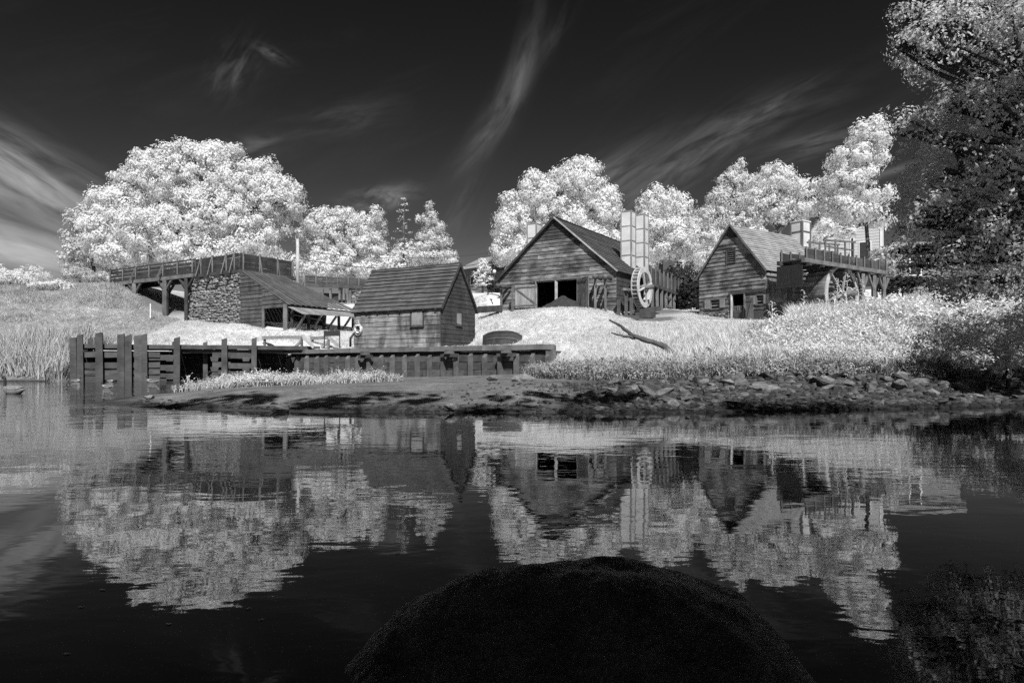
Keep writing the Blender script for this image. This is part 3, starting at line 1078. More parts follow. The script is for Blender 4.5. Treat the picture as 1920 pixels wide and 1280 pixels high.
def spread(poly, n, seed, avoid=(), clumpy=0.0, zmin=None):
    rng = np.random.default_rng(seed)
    xs, ys = [p[0] for p in poly], [p[1] for p in poly]
    x, y = rng.uniform(min(xs), max(xs), n), rng.uniform(min(ys), max(ys), n)
    k = in_poly(x, y, poly)
    for a in avoid: k &= ~in_poly(x, y, a)
    if clumpy: k &= (vnoise(x, y, 1.7, seed) + vnoise(x, y, 0.6, seed + 1) * .6 + 0.5) > clumpy
    x, y = x[k], y[k]
    z = ground(x, y)
    if zmin is not None:
        k = z > zmin
        x, y, z = x[k], y[k], z[k]
    return np.stack([x, y, z - 0.02], 1)

# ------------------------------------------------------------------ placing along a wall line
def along(o, d, px):
    k = (px - 960) / F_PX
    return (k * o[1] - o[0]) / (d[0] - k * d[1])


def wallpt(o, d, px, py):
    s = along(o, d, px)
    return s, zat(py, o[1] + s * d[1])


UP = Vector((0, 0, 1))

# ------------------------------------------------------------------ timber bulkhead of the wharf
def build_bulkhead():
    rng = random.Random(5)
    root = empty('timber_bulkhead', tuple(B0), 'long grey timber bulkhead with upright posts in front of the small hut', 'bulkhead')
    Mf = frame((B0.x, B0.y, 0), BU)
    LEN = (B1 - B0).length
    at = lambda x, y, z: Mf @ Vector((x, y, z))
    x = 0.0
    while x < LEN - 0.1:                                   # capping beam in lengths
        x1 = min(LEN, x + rng.uniform(4.5, 6.0))
        if LEN - x1 < 2: x1 = LEN
        timber('cap_beam', at(x + 0.01, 0.1, WHARF_Z - 0.16), at(x1 - 0.01, 0.1, WHARF_Z - 0.16), 0.44, 0.32, M['cap'], root, rng=rng)
        x = x1
    rows = [(1.36, 1.84), (0.86, 1.34), (0.36, 0.84), (-0.14, 0.34), (-0.6, -0.16)]
    for a, b in rows:
        x = -0.1
        while x < LEN - 0.1:
            x1 = min(LEN - 0.05, x + rng.uniform(3.2, 5.2))
            if LEN - x1 < 1.5: x1 = LEN - 0.05
            y = rng.uniform(0.10, 0.14)
            timber('plank', at(x + 0.01, y, (a + b) / 2), at(x1 - 0.01, y, (a + b) / 2), 0.09, b - a, M['bulk_plank'], root, rng=rng)
            x = x1
    timber('back_board', at(0, 0.42, 1.0), at(LEN, 0.42, 1.0), 0.08, 2.7, M['timber_dark'], root, rng=rng)
    n = 22
    for i in range(n):
        x = 0.15 + (LEN - 0.35) * i / (n - 1) + rng.uniform(-0.06, 0.06)
        w = rng.uniform(0.23, 0.29)
        zt = 1.92 + rng.uniform(-0.06, 0.05)
        V = [(x - w / 2, -0.22, -0.7), (x + w / 2, -0.22, -0.7), (x + w / 2, 0.04, -0.7), (x - w / 2, 0.04, -0.7),
             (x - w / 2, -0.22, zt - 0.22), (x + w / 2, -0.22, zt - 0.22), (x + w / 2, 0.04, zt), (x - w / 2, 0.04, zt)]
        V = [(a + rng.uniform(-.012, .012), b, c) for a, b, c in V]
        mesh('post', V, [(3, 2, 1, 0), (4, 5, 6, 7), (0, 1, 5, 4), (1, 2, 6, 5), (2, 3, 7, 6), (3, 0, 4, 7)], M['bulk'], root, Mf)
    for px in (691, 848, 955):
        x = along(B0, BU, px)
        timber('bracket', at(x, -0.6, 2.02), at(x, 0.2, 2.02), 0.42, 0.26, M['bulk'], root, rng=rng)
        timber('fender', at(x - 0.7, -0.31, 1.78), at(x + 0.7, -0.31, 1.78), 0.2, 0.2, M['timber_dark'], root, rng=rng)
    # iron ladder hoops and the end timber
    timber('end_post', at(LEN - 0.15, 0.12, -0.6), at(LEN - 0.15, 0.12, 2.08), 0.4, 0.5, M['bulk'], root, up=BU, rng=rng)
    k = MB().box(0.1, LEN - 0.05, 0.38, 2.1, 2.0, WHARF_Z - 0.012)
    fill = k.build('wharf_top', M['gravel_top'], root, Mf)
    return root


M['gravel_top'] = plain('pale_gravel', 0.55, 0.95, 0.15, 6.0)
build_bulkhead()


# ------------------------------------------------------------------ crib pier
def build_pier():
    rng = random.Random(8)
    root = empty('crib_pier', tuple(P0), 'old log crib pier with tall posts rising from the water', 'pier')
    Mf = frame((P0.x, P0.y, 0), PU)
    at = lambda x, y, z: Mf @ Vector((x, y, z))
    X = lambda px: along(P0, PU, px)
    D = lambda px: P0.y + X(px) * PU.y
    # posts: px left, px right, py top, set back
    for a, b, top, back in [(133, 144, 633, 0), (147, 157, 628, -.05), (158, 166, 633, .9), (166, 173, 632, 1.1), (182, 194, 625, -.1), (222, 234, 627, -.05), (237, 248, 629, -.15),
                            (254, 267, 629, 0), (267, 277, 627, -.12), (318, 326, 639, .7), (326, 337, 633, -.1), (375, 383, 640, 1.2), (416, 426, 635, -.1), (471, 480, 634, -.1)]:
        c = (a + b) / 2
        x = X(c) + back * 0.2
        w = (b - a) * D(c) / F_PX * 0.98
        zt = zat(top, D(c))
        lean = rng.uniform(-.06, .06)
        V = []
        for z, k in ((-0.9, 1.0), (0.8, 1.0), (zt, 0.96)):
            for sx, sy in ((-1, -1), (1, -1), (1, 1), (-1, 1)):
                V.append((x + sx * w / 2 * k + lean * (z / 3) + rng.uniform(-.012, .012), back - 0.12 + sy * w / 2 * k, z + (sx * rng.uniform(0, .09) if z == zt else 0)))
        F = [(0, 1, 5, 4), (1, 2, 6, 5), (2, 3, 7, 6), (3, 0, 4, 7), (4, 5, 9, 8), (5, 6, 10, 9), (6, 7, 11, 10), (7, 4, 8, 11), (8, 9, 10, 11)]
        mesh('post', V, F, M['crib'], root, Mf)
    # capping beams
    for a, b, y0, y1, yb in [(150, 340, 645.5, 653, .1), (330, 600, 647.5, 655, .1), (334, 470, 655.5, 662, .35), (470, 600, 655.5, 662.5, .35)]:
        xa, xb = X(a), X(b)
        m = (a + b) / 2
        z0, z1 = zat(y1, D(m)), zat(y0, D(m))
        timber('cap_beam', at(xa, yb, (z0 + z1) / 2), at(xb, yb, (z0 + z1) / 2), 0.36, z1 - z0, M['crib'], root, rng=rng)
    # crib logs, row by row, with dark gaps between
    rows = [(660, 670), (679, 689), (694.5, 702), (705, 713)]
    for (a, b, off) in [(146, 183, 1), (157, 224, 0), (190, 256, 1), (245, 300, 0), (276, 330, 2), (398, 432, 0), (424, 474, 1)]:
        for i, (y0, y1) in enumerate(rows):
            dy = (0, 1.2, 5)[off] + rng.uniform(-1, 1)
            m = (a + b) / 2
            z0, z1 = zat(y1 + dy, D(m)), zat(y0 + dy, D(m))
            if z1 < -0.3: continue
            timber('crib_log', at(X(a), 0.04 + 0.03 * off, (z0 + z1) / 2), at(X(b), 0.04 + 0.03 * off, (z0 + z1) / 2 + rng.uniform(-.03, .03)), 0.3, z1 - z0, M['crib'], root, rng=rng, rough=0.02)
    # notched ends of the cross logs
    for px in (140, 228, 262, 318, 402, 461):
        for i, (y0, y1) in enumerate(rows):
            yy = (y0 + y1) / 2 + 8
            if yy > 713: continue
            z = zat(yy, D(px))
            x = X(px)
            w0, w1, h = 0.30, 0.22, 0.17
            V = [(x - w1, -0.16, z - h), (x + w1, -0.16, z - h), (x + w0, -0.16, z + h), (x - w0, -0.16, z + h), (x - w1, 3.1, z - h), (x + w1, 3.1, z - h), (x + w0, 3.1, z + h), (x - w0, 3.1, z + h)]
            mesh('cross_log', V, [(0, 1, 2, 3), (7, 6, 5, 4), (0, 4, 5, 1), (1, 5, 6, 2), (2, 6, 7, 3), (3, 7, 4, 0)], M['crib'], root, Mf)
    # plank deck and the timbers closing the back
    n = 18
    for i in range(n):
        x0 = X(146) + (14.9 - X(146)) * i / n
        x1 = X(146) + (14.9 - X(146)) * (i + 1) / n
        timber('deck_plank', at((x0 + x1) / 2, 0.45, 2.33), at((x0 + x1) / 2, 3.3, 2.33), x1 - x0 - 0.02, 0.09, M['crib'], root, rng=rng)
    for i in range(6):
        timber('back_log', at(X(140), 3.0, -0.5 + i * 0.5), at(14.8, 3.0, -0.5 + i * 0.5), 0.3, 0.46, M['timber_dark'], root, rng=rng)
    for k in range(5):
        timber('side_log', at(X(138), 0.4, -.3 + k * .52), at(X(138), 3.2, -.3 + k * .52), 0.3, 0.36, M['crib'], root, rng=rng)
    return root


build_pier()


# ------------------------------------------------------------------ gabled buildings
class Gable:
    """gable wall facing front: local x across the gable, y along the ridge"""

    def __init__(s, o, xd, W, Lr, h, apex):
        s.o = Vector(o)
        s.x = Vector((xd[0], xd[1], 0)).normalized()
        s.y = UP.cross(s.x)
        s.W, s.L, s.h, s.a = W, Lr, h, apex
        s.front = frame(s.o, s.x)
        s.left = frame(s.o + s.y * Lr, -s.y)
        s.right = frame(s.o + s.x * W, s.y)
        s.back = frame(s.o + s.x * W + s.y * Lr, -s.x)
        rise = apex - h
        s.rl = frame(s.o + s.y * Lr + UP * h, -s.y, s.x * (W / 2) + UP * rise)
        s.rr = frame(s.o + s.x * W + UP * h, s.y, -s.x * (W / 2) + UP * rise)
        s.slope = math.hypot(W / 2, rise)
        s.gable_poly = [(0, 0), (W, 0), (W, h), (W / 2, apex), (0, h)]

    def p(s, x, y, z):
        return s.o + s.x * x + s.y * y + UP * z

    def at(s, px, py, off=0.0):
        """(x, z) on the gable wall from where it shows"""
        o = s.o - s.y * off
        a, z = wallpt(o, s.x, px, py)
        return a, z - s.o.z

    def rat(s, px, py):
        o = s.o + s.x * s.W
        a, z = wallpt(o, s.y, px, py)
        return a, z - s.o.z

    def roof_slab(s, parent, side, eave, rake, mat, t=0.08):
        Mf = s.rl if side == 'l' else s.rr
        MB().box(-rake, s.L + rake, 0.0, t, -eave, s.slope).build('roof_deck', mat, parent, Mf)
        return Mf, [(-rake - .02, -eave - .03), (s.L + rake + .02, -eave - .03), (s.L + rake + .02, s.slope + .01), (-rake - .02, s.slope + .01)]


def plank_door(root, Mf, x0, x1, z0, z1, n, mat, name='door', brace=1, y=-0.06, bmat=None):
    """a leaf of upright boards on ledges with a diagonal brace; local frame Mf"""
    rng = random.Random(int(x0 * 100) % 997)
    w = (x1 - x0) / n
    d = mesh(name, *_box(x0 + .01, x1 - .01, y + .03, y + .05, z0, z1), bmat or mat, root, Mf)
    for i in range(n):
        mesh('board', *_box(x0 + i * w + .006, x0 + (i + 1) * w - .006, y - rng.uniform(0, .012), y + .026, z0 - rng.uniform(0, .03), z1 + rng.uniform(0, .02)), mat, d, Mf)
    h = z1 - z0
    MB().box(x0, x1, y - .05, y - .013, z0 + h * .06, z0 + h * .06 + .13).build('ledge', bmat or mat, d, Mf)
    MB().box(x0, x1, y - .05, y - .013, z1 - h * .06 - .13, z1 - h * .06).build('ledge', bmat or mat, d, Mf)
    if brace:
        a, b = (x0 + .1, x1 - .1) if brace > 0 else (x1 - .1, x0 + .1)
        MB().bar((a, y - .034, z1 - h * .06 - .15), (b, y - .034, z0 + h * .06 + .15), .034, .13, up=(0, 0, 1)).build('brace', bmat or mat, d, Mf)
    return d


def _box(x0, x1, y0, y1, z0, z1):
    b = MB().box(x0, x1, y0, y1, z0, z1)
    return b.V, b.F


def clip_hi(poly, z): return clip(poly, 1, z, True)
def clip_lo(poly, z): return clip(poly, 1, z, False)


# ---- the small hut on the wharf
def build_hut():
    rng = random.Random(21)
    Rc, Lc = Vector((-4.97, 47.5, 2.45)), Vector((-11.85, 51.3, 2.45))
    u = (Rc - Lc).normalized()
    v = UP.cross(u)
    g = Gable(Rc, v, 4.47, 7.86, 2.85, 6.02)
    root = empty('storage_hut', tuple(Rc), 'small board hut with a steep plank roof standing on the wharf', 'hut')
    hole_f = []
    # river-facing long wall (the left side of the gable frame)
    wx = lambda px: along((Lc.x, Lc.y), u, px)
    zz = lambda px, py: zat(py, Lc.y + wx(px) * u.y) - 2.45
    wall_core(root, g.left, [(0, 0), (g.L, 0), (g.L, g.h), (0, g.h)], [], M['timber_dark'])
    clad(root, g.left, [(0, 0), (g.L, 0), (g.L, g.h), (0, g.h)], 0.31, 2.6, M['hut_front'], rng=rng, jit=0.02, t=0.03, lap=0.03)
    wall_core(root, g.front, g.gable_poly, [], M['timber_dark'])
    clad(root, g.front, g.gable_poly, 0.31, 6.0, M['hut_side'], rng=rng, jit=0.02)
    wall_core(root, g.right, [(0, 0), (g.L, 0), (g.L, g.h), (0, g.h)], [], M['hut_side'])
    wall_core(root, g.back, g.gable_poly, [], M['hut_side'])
    # roof
    for side in 'lr':
        Mf, poly = g.roof_slab(root, side, 0.28, 0.16, M['timber_dark'])
        if side == 'l':
            clad(root, Mf, poly, 0.36, 2.9, M['hut_roof'], rng=rng, name='roof_board', t=0.025, lap=0.075, jit=0.035, vary=0.4)
        else:
            clad(root, Mf, poly, 0.36, 5.0, M['hut_roof'], rng=rng, name='roof_board', t=0.025, lap=0.04)
    timber('ridge_board', g.p(g.W / 2, -0.2, g.a + 0.07), g.p(g.W / 2, g.L + .2, g.a + .07), 0.2, 0.05, M['hut_roof'], root)
    for sgn, x in ((1, 0), (-1, g.W)):
        timber('rake_board', g.p(x - sgn * .16, -0.21, g.h - .24), g.p(g.W / 2, -0.21, g.a + .03), 0.05, 0.17, M['timber_dark'], root)
    for i in range(8):                                      # rafter ends under the eave
        y = 0.3 + (g.L - .6) * i / 7
        timber('rafter_end', g.p(-0.24, y, g.h - .30), g.p(0.1, y, g.h - .02), 0.1, 0.12, M['timber_dark'], root)
    # shuttered windows
    def window(Mf, x0, x1, z0, z1):
        f = MB()
        f.box(x0 - .09, x1 + .09, -.13, -.01, z1, z1 + .09).box(x0 - .12, x1 + .12, -.16, -.01, z0 - .09, z0)
        f.box(x0 - .09, x0, -.12, -.01, z0, z1).box(x1, x1 + .09, -.12, -.01, z0, z1)
        w = f.build('window', M['timber_dark'], root, Mf)
        for i in range(4):
            a = x0 + (x1 - x0) * i / 4
            mesh('shutter_board', *_box(a + .008, a + (x1 - x0) / 4 - .008, -.095 - .01 * (i % 2), -.03, z0 + .01, z1 - .01), M['timber_pale2'], w, Mf)
        MB().box(x0, x1, -.125, -.107, z0 + .07, z0 + .15).build('ledge', M['timber_pale2'], w, Mf)
    window(g.left, wx(773), wx(794), zz(783, 611), zz(783, 585))
    s0, s1 = g.at(854, 610)[0], g.at(863, 610)[0]
    window(g.front, s0, s1, g.at(858, 609)[1], g.at(858, 586)[1])
    # downspout by the corner
    return root, g, wx, zz


M['timber_pale2'] = wood('grey_shutter', 0.20, 0.36, stain=0.2, vary=0.1, grain=(11, 11, 0.5))
hut, hut_g, hut_wx, hut_zz = build_hut()


def build_life_ring():
    x, z = hut_wx(674), hut_zz(674, 617)
    root = empty('life_ring', tuple(hut_g.left @ Vector((x, -0.1, z))), 'white life ring with rope hanging on the hut wall', 'life ring')
    Mf = hut_g.left @ Matrix.Translation((x, -0.16, z))
    mb = MB()
    n = 28
    mb.tube([(0.28 * math.cos(2 * math.pi * i / n), 0, 0.28 * math.sin(2 * math.pi * i / n)) for i in range(n + 1)], 0.085, 10, cap=False)
    mb.build('ring', M['white'], root, Mf, True)
    for k in range(4):
        a = math.pi / 4 + k * math.pi / 2
        b = MB()
        b.tube([(0.28 * math.cos(a + d), 0, 0.28 * math.sin(a + d)) for d in (-.14, 0, .14)], 0.092, 10, cap=False)
        b.build('band', M['timber'], root, Mf, True)
    mb = MB()
    pts = []
    for k in range(33):
        a = 2 * math.pi * k / 32 + math.pi / 4
        sag = abs(math.sin(2 * (a - math.pi / 4)))
        pts.append((math.cos(a) * (.37 + .1 * sag), -.02, math.sin(a) * (.37 + .1 * sag)))
    mb.tube(pts, 0.016, 5, cap=False)
    mb.tube([(0, .02, .36), (0.02, .04, .62)], 0.012, 5)
    mb.build('rope', M['white'], root, Mf, True)


build_life_ring()
o = MB().tube([pt(664, 625, 51.4), pt(657, 634, 51.3), pt(657, 650, 51.3)], 0.09, 8).build('drain_pipe', M['dark'], None, None, True)
tag(o, 'bent black drain pipe at the left corner of the small hut', 'pipe')


# ---- the forge: large barn with chimneys
def build_forge():
    rng = random.Random(33)
    o = Vector((-1.1, 64.3, 5.55))
    g = Gable(o, (0.846, -0.534), 11.8, 15.0, 9.34 - 5.55, 14.33 - 5.55)
    root = empty('forge_barn', tuple(o), 'big weathered barn with a wide open doorway and dark gable peak', 'barn')
    xa, zt = g.at(1007, 528)
    xb, _ = g.at(1083, 526)
    hole = (xa, xb, -0.5, zt)
    wall_core(root, g.front, g.gable_poly, [hole], M['timber_dark'])
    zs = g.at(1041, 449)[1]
    clad(root, g.front, clip_hi(g.gable_poly, zs), 0.34, 4.2, M['barn'], rng=rng, holes=[hole], jit=0.03, lap=0.05)
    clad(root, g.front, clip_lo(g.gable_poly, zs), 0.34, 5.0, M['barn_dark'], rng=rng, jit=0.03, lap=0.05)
    side = [(0, 0), (g.L, 0), (g.L, g.h), (0, g.h)]
    wall_core(root, g.left, side, [], M['barn_side'])
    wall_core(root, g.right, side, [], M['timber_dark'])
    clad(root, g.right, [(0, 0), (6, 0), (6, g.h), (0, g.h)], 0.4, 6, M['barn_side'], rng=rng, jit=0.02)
    wall_core(root, g.back, g.gable_poly, [], M['barn_side'])
    for s in 'lr':
        Mf, poly = g.roof_slab(root, s, 0.35, 0.3, M['timber_dark'])
        if s == 'r': clad(root, Mf, poly, 0.42, 4.5, M['barn_roof'], rng=rng, name='roof_board', t=0.02, lap=0.035, jit=0.02)
        else: clad(root, Mf, poly, 0.8, 8, M['barn_roof'], rng=rng, name='roof_board', t=0.02, lap=0.04)
    timber('ridge_board', g.p(g.W / 2, -.32, g.a + .08), g.p(g.W / 2, g.L + .3, g.a + .08), .24, .06, M['barn_roof'], root)
    timber('rake_board', g.p(-.25, -.36, g.h - .26), g.p(g.W / 2 - .02, -.36, g.a + .03), .06, .2, M['timber_dark'], root)
    timber('rake_board', g.p(g.W + .25, -.36, g.h - .26), g.p(g.W / 2 + .02, -.36, g.a + .03), .06, .13, M['timber_pale'], root)
    timber('door_lintel', g.p(xa - .2, -.1, zt + .1), g.p(xb + .3, -.1, zt + .1), .2, .22, M['timber'], root)
    xm = g.at(1043, 560)[0]
    timber('door_post', g.p(xm, -.02, -.3), g.p(xm, -.02, zt), .24, .24, M['timber_pale'], root)
    timber('door_jamb', g.p(xa - .08, -.1, -.3), g.p(xa - .08, -.1, zt), .16, .2, M['timber'], root)
    timber('door_jamb', g.p(xb + .05, -.1, -.3), g.p(xb + .05, -.1, zt), .16, .2, M['timber'], root)
    # frame timbers seen in the dark inside
    timber('inner_post', g.p(xm + 1.9, 3.5, 0), g.p(xm + 1.9, 3.5, 3.2), .3, .3, M['timber'], root)
    timber('inner_brace', g.p(xm + 1.9, 3.5, 2.0), g.p(xm + 3.0, 3.5, 3.1), .18, .2, M['timber'], root)
    timber('inner_brace', g.p(xm + 1.9, 3.5, 2.0), g.p(xm + 0.8, 3.5, 3.1), .18, .2, M['timber'], root)
    # doors
    a, z1 = g.at(965, 536, .2)
    b, z0 = g.at(1006, 575, .2)
    plank_door(root, g.front, a, b, max(.25, z0), z1, 9, M['door_pale'], y=-.16, bmat=M['timber'])
    phi = R(36)
    dd = g.x * math.cos(phi) - g.y * math.sin(phi)
    Md = frame(g.p(xb + .12, -.2, 0), dd)
    plank_door(root, Md, 0, 2.0, .35, zt - .05, 8, M['timber'], y=-.02, brace=-1)
    # timber-framed chimneys
    def chimney(ux, t, ztop, zbot, s=1.0):
        c = g.p(ux, t, 0)
        Mc = frame((c.x, c.y, 0), g.x)
        k = MB().box(-s / 2, s / 2, -s / 2, s / 2, zbot, ztop)
        ch = k.build('chimney', M['plaster'], root, Mc)
        for sx in (-1, 1):
            for sy in (-1, 1):
                x, y = sx * s / 2, sy * s / 2
                MB().box(x - .055, x + .055, y - .055, y + .055, zbot, ztop + .02).build('corner_post', M['timber_pale2'], ch, Mc)
        z = ztop
        while z > zbot:
            e = s / 2 + .03
            b = MB()
            b.box(-e + .09, e - .09, -e + .005, -e + .05, z - .1, z).box(-e + .09, e - .09, e - .05, e - .005, z - .1, z)
            b.box(-e + .005, -e + .05, -e + .09, e - .09, z - .1, z).box(e - .05, e - .005, -e + .09, e - .09, z - .1, z)
            b.build('rail', M['timber_pale2'], ch, Mc)
            z -= 1.36
    chimney(10.3, 6.2, 15.55, 9.4)
    chimney(10.3, 9.5, 15.85, 9.4)
    chimney(1.5, 3.8, 14.95, 9.6)
    return root, g


M['door_pale'] = wood('pale_door_boards', 0.22, 0.5, grain=(11, 11, .5), stain=0.3, stain_scale=(1.5, .5, .1), vary=0.15)
forge, fg = build_forge()


def log_post(px, py_top, off, label, head=True, flip=1):
    s = along((fg.o - fg.y * off), fg.x, px)
    b = fg.o - fg.y * off + fg.x * s
    base = Vector((b.x, b.y, gz(b.x, b.y) - .1))
    zt = zat(py_top, b.y)
    root = empty('log_rack_post', tuple(base), label, 'post')
    timber('post', base, Vector((b.x, b.y, zt)), .2, .2, M['timber'], root)
    if head:
        mb = MB()
        d = -fg.y * 1.0 + fg.x * .35 * flip
        c = Vector((b.x, b.y, zt + .1))
        mb.tube([c - d * .75, c - d * .2, c + d * .25, c + d * .55], [.10, .17, .20, .22], 8)
        mb.build('log_head', M['timber'], root, None, True)
        mb = MB()
        c2 = c + fg.x * .45 + Vector((0, 0, -.12))
        mb.tube([c2 - d * .6, c2 + d * .5], [.12, .18], 8)
        mb.build('log_head', M['timber_dark'], root, None, True)


log_post(1116, 522, 1.1, 'slim post carrying log ends, beside the right barn door')
log_post(1135, 522, 1.4, 'thick post carrying log ends, near the right barn corner')
log_post(940, 538, .9, 'post carrying log ends at the left barn corner', True, -1)
log_post(961, 536, 1.1, 'post standing beside the pale left barn door', False)


def build_heap():
    rng = np.random.default_rng(4)
    c = fg.p(7.2, -1.0, 0)
    zb = gz(c.x, c.y)
    n, m = 28, 12
    V, F = [(c.x, c.y, zb + 1.15)], []
    for j in range(1, m + 1):
        for i in range(n):
            a = 2 * math.pi * i / n
            r = j / m
            rr = (1.9 + .35 * math.sin(3 * a + 1) + .2 * math.sin(7 * a)) * r
            h = 1.15 * (1 - r) ** 1.1 + rng.uniform(-.05, .07) - (.15 if j == m else 0)
            V.append((c.x + rr * math.cos(a) * 1.1, c.y + rr * math.sin(a) * .7, zb + h))
    for i in range(n): F.append((0, 1 + i, 1 + (i + 1) % n))
    for j in range(m - 1):
        for i in range(n):
            a, b = 1 + j * n + i, 1 + j * n + (i + 1) % n
            F.append((a, a + n, b + n, b))
    tag(mesh('charcoal_heap', V, F, M['charcoal']), 'dark heap of charcoal at the open barn doorway', 'heap')


build_heap()


def wheel(root, c, ax, fw, Rr, width, ring, mat_rim, mat_tread, n_pad, mat_spoke, spokes=4, pad_mat=None, sole=True, axle=1.4, shroud=0.07):
    """water wheel: axle along ax, fw horizontal in the plane of the wheel"""
    Mw = Matrix((fw, ax, UP)).transposed().to_4x4()
    Mw.translation = c
    seg = 44

    def ringmesh(y0, y1, r0, r1):
        V, F = [], []
        for i in range(seg):
            a = 2 * math.pi * i / seg
            for r, y in ((r0, y0), (r1, y0), (r1, y1), (r0, y1)):
                V.append((r * math.cos(a), y, r * math.sin(a)))
        for i in range(seg):
            for k in range(4):
                a, b = i * 4 + k, i * 4 + (k + 1) % 4
                F.append((a, b, ((i + 1) % seg) * 4 + (k + 1) % 4, ((i + 1) % seg) * 4 + k))
        return V, F
    w = width / 2
    for y in (-w, w - shroud):
        V, F = ringmesh(y, y + shroud, Rr - ring, Rr)
        mesh('rim', V, F, mat_rim, root, Mw)
    if sole:
        V, F = ringmesh(-w + shroud, w - shroud, Rr - ring, Rr - ring + .05)
        mesh('sole', V, F, mat_tread, root, Mw)
    for i in range(n_pad):
        a = 2 * math.pi * i / n_pad
        ca, sa = math.cos(a), math.sin(a)
        mb = MB()
        r0, r1 = Rr - ring + .04, Rr - .015
        t = .03
        P = [(ca * r - sa * s_, y, sa * r + ca * s_) for y in (-w + shroud, w - shroud) for r, s_ in ((r0, -t), (r1, -t), (r1, t), (r0, t))]
        mesh('bucket_board', P, [(0, 1, 2, 3), (7, 6, 5, 4), (0, 4, 5, 1), (1, 5, 6, 2), (2, 6, 7, 3), (3, 7, 4, 0)], pad_mat or mat_tread, root, Mw)
    for y in (-w + .03, w - .03):
        for i in range(spokes):
            a = math.pi * i / spokes + .3
            q = Vector((math.cos(a) * (Rr - .1), y, math.sin(a) * (Rr - .1)))
            timber('spoke', Mw @ (-q + Vector((0, 2 * y, 0))), Mw @ q, .12, .14, mat_spoke, root, up=ax)
    MB().tube([Mw @ Vector((0, -axle, 0)), Mw @ Vector((0, axle, 0))], .2, 10).build('axle', M['timber'], root, None, True)


cw = fg.p(fg.W + 1.1, 3.0, 0)
cw.z = zat(539, cw.y)
r_ = empty('water_wheel', (cw.x, cw.y, cw.z - 1.8), 'pale wooden water wheel with open buckets beside the barn', 'water wheel')
wheel(r_, cw, fg.x, fg.y, 1.78, .62, .44, M['bright_wood'], M['bright_wood'], 30, M['bright_wood'], 2, axle=1.1)


def build_flume():
    rng = random.Random(9)
    a, b = Vector((12.4, 61.2, 0)), Vector((19.6, 75, 0))
    root = empty('plank_flume', (a.x, a.y, gz(a.x, a.y)), 'raised plank flume on posts leading away behind the pale wheel', 'flume')
    d = (b - a).normalized()
    Mf = frame(a, d)
    LEN = (b - a).length
    z0, z1 = 8.55, 9.85
    n = 22
    for i in range(n):
        x0, x1 = LEN * i / n, LEN * (i + 1) / n
        for y in (0, 1.6):
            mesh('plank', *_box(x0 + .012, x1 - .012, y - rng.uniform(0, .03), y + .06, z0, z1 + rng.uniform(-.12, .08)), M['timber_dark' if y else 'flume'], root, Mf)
        if i % 2 == 0:
            mesh('stake', *_box(x0 - .06, x0 + .06, -.15, -.035, z0 - .2, z1 + .25), M['timber'], root, Mf)
    timber('sill_beam', Mf @ Vector((0, -.08, z0 - .14)), Mf @ Vector((LEN, -.08, z0 - .14)), .3, .28, M['timber_dark'], root)
    MB().box(0, LEN, 0.05, 1.55, z0 - .02, z0 + .08).build('floor', M['timber_dark'], root, Mf)
    for i in range(6):
        x = .4 + i * 1.55
        for y in (-.05, 1.6):
            p = Mf @ Vector((x, y, 0))
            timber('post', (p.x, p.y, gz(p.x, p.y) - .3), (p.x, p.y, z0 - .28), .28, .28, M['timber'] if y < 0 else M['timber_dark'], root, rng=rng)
    for z in (6.9, 7.7):
        timber('tie_beam', Mf @ Vector((4.9, -.2, z)), Mf @ Vector((6.7, -.2, z)), .1, .14, M['timber'], root)
    # sheds of dark boarding that close it off behind
    MB().box(7.2, LEN, .2, 1.7, 5.9, 9.4).build('boarding', M['timber_dark'], root, Mf)


M['flume'] = wood('flume_planks', 0.05, 0.11, grain=(11, 11, .5), stain=.3, vary=.3)
build_flume()


def build_tailrace():
    rng = random.Random(15)
    root = empty('tailrace_timbers', tuple(pt(1180, 600, 57)), 'dark timber framing of the wheel pit below the pale water wheel', 'timber frame')
    for a, b, w in [((1158, 561, 57), (1188, 561, 59.5), .3), ((1160, 563, 57), (1160, 592, 56.5), .3), ((1174, 556, 57.5), (1174, 594, 56.8), .28), ((1184, 560, 58), (1184, 592, 57.2), .3),
                    ((1157, 594, 56), (1198, 596, 56), .35), ((1157, 590, 56), (1157, 610, 55.4), .3), ((1166, 594, 56), (1170, 612, 55.3), .22), ((1178, 548, 58), (1172, 540, 57.6), .14), ((1196, 585, 58), (1236, 578, 60), .4), ((1188, 592, 57), (1226, 590, 58), .5)]:
        timber('timber', pt(*a), pt(*b), w, w, M['timber_dark'], root, rng=rng)
    timber('hammer_beam', pt(1176, 556, 57.6), pt(1171, 541, 57.2), .16, .2, M['timber_dark'], root)
    timber('hammer_head', pt(1166, 542, 57.1), pt(1180, 543, 57.5), .35, .22, M['timber'], root)
    for k in range(5):
        p = pt(1164 + k * 9, 592 - k, 56.9 + k * .3)
        timber('retaining_board', p, p + Vector((0, 0, -1.0)), .34, .1, M['timber_dark'], root, up=(0, -1, 0))


build_tailrace()


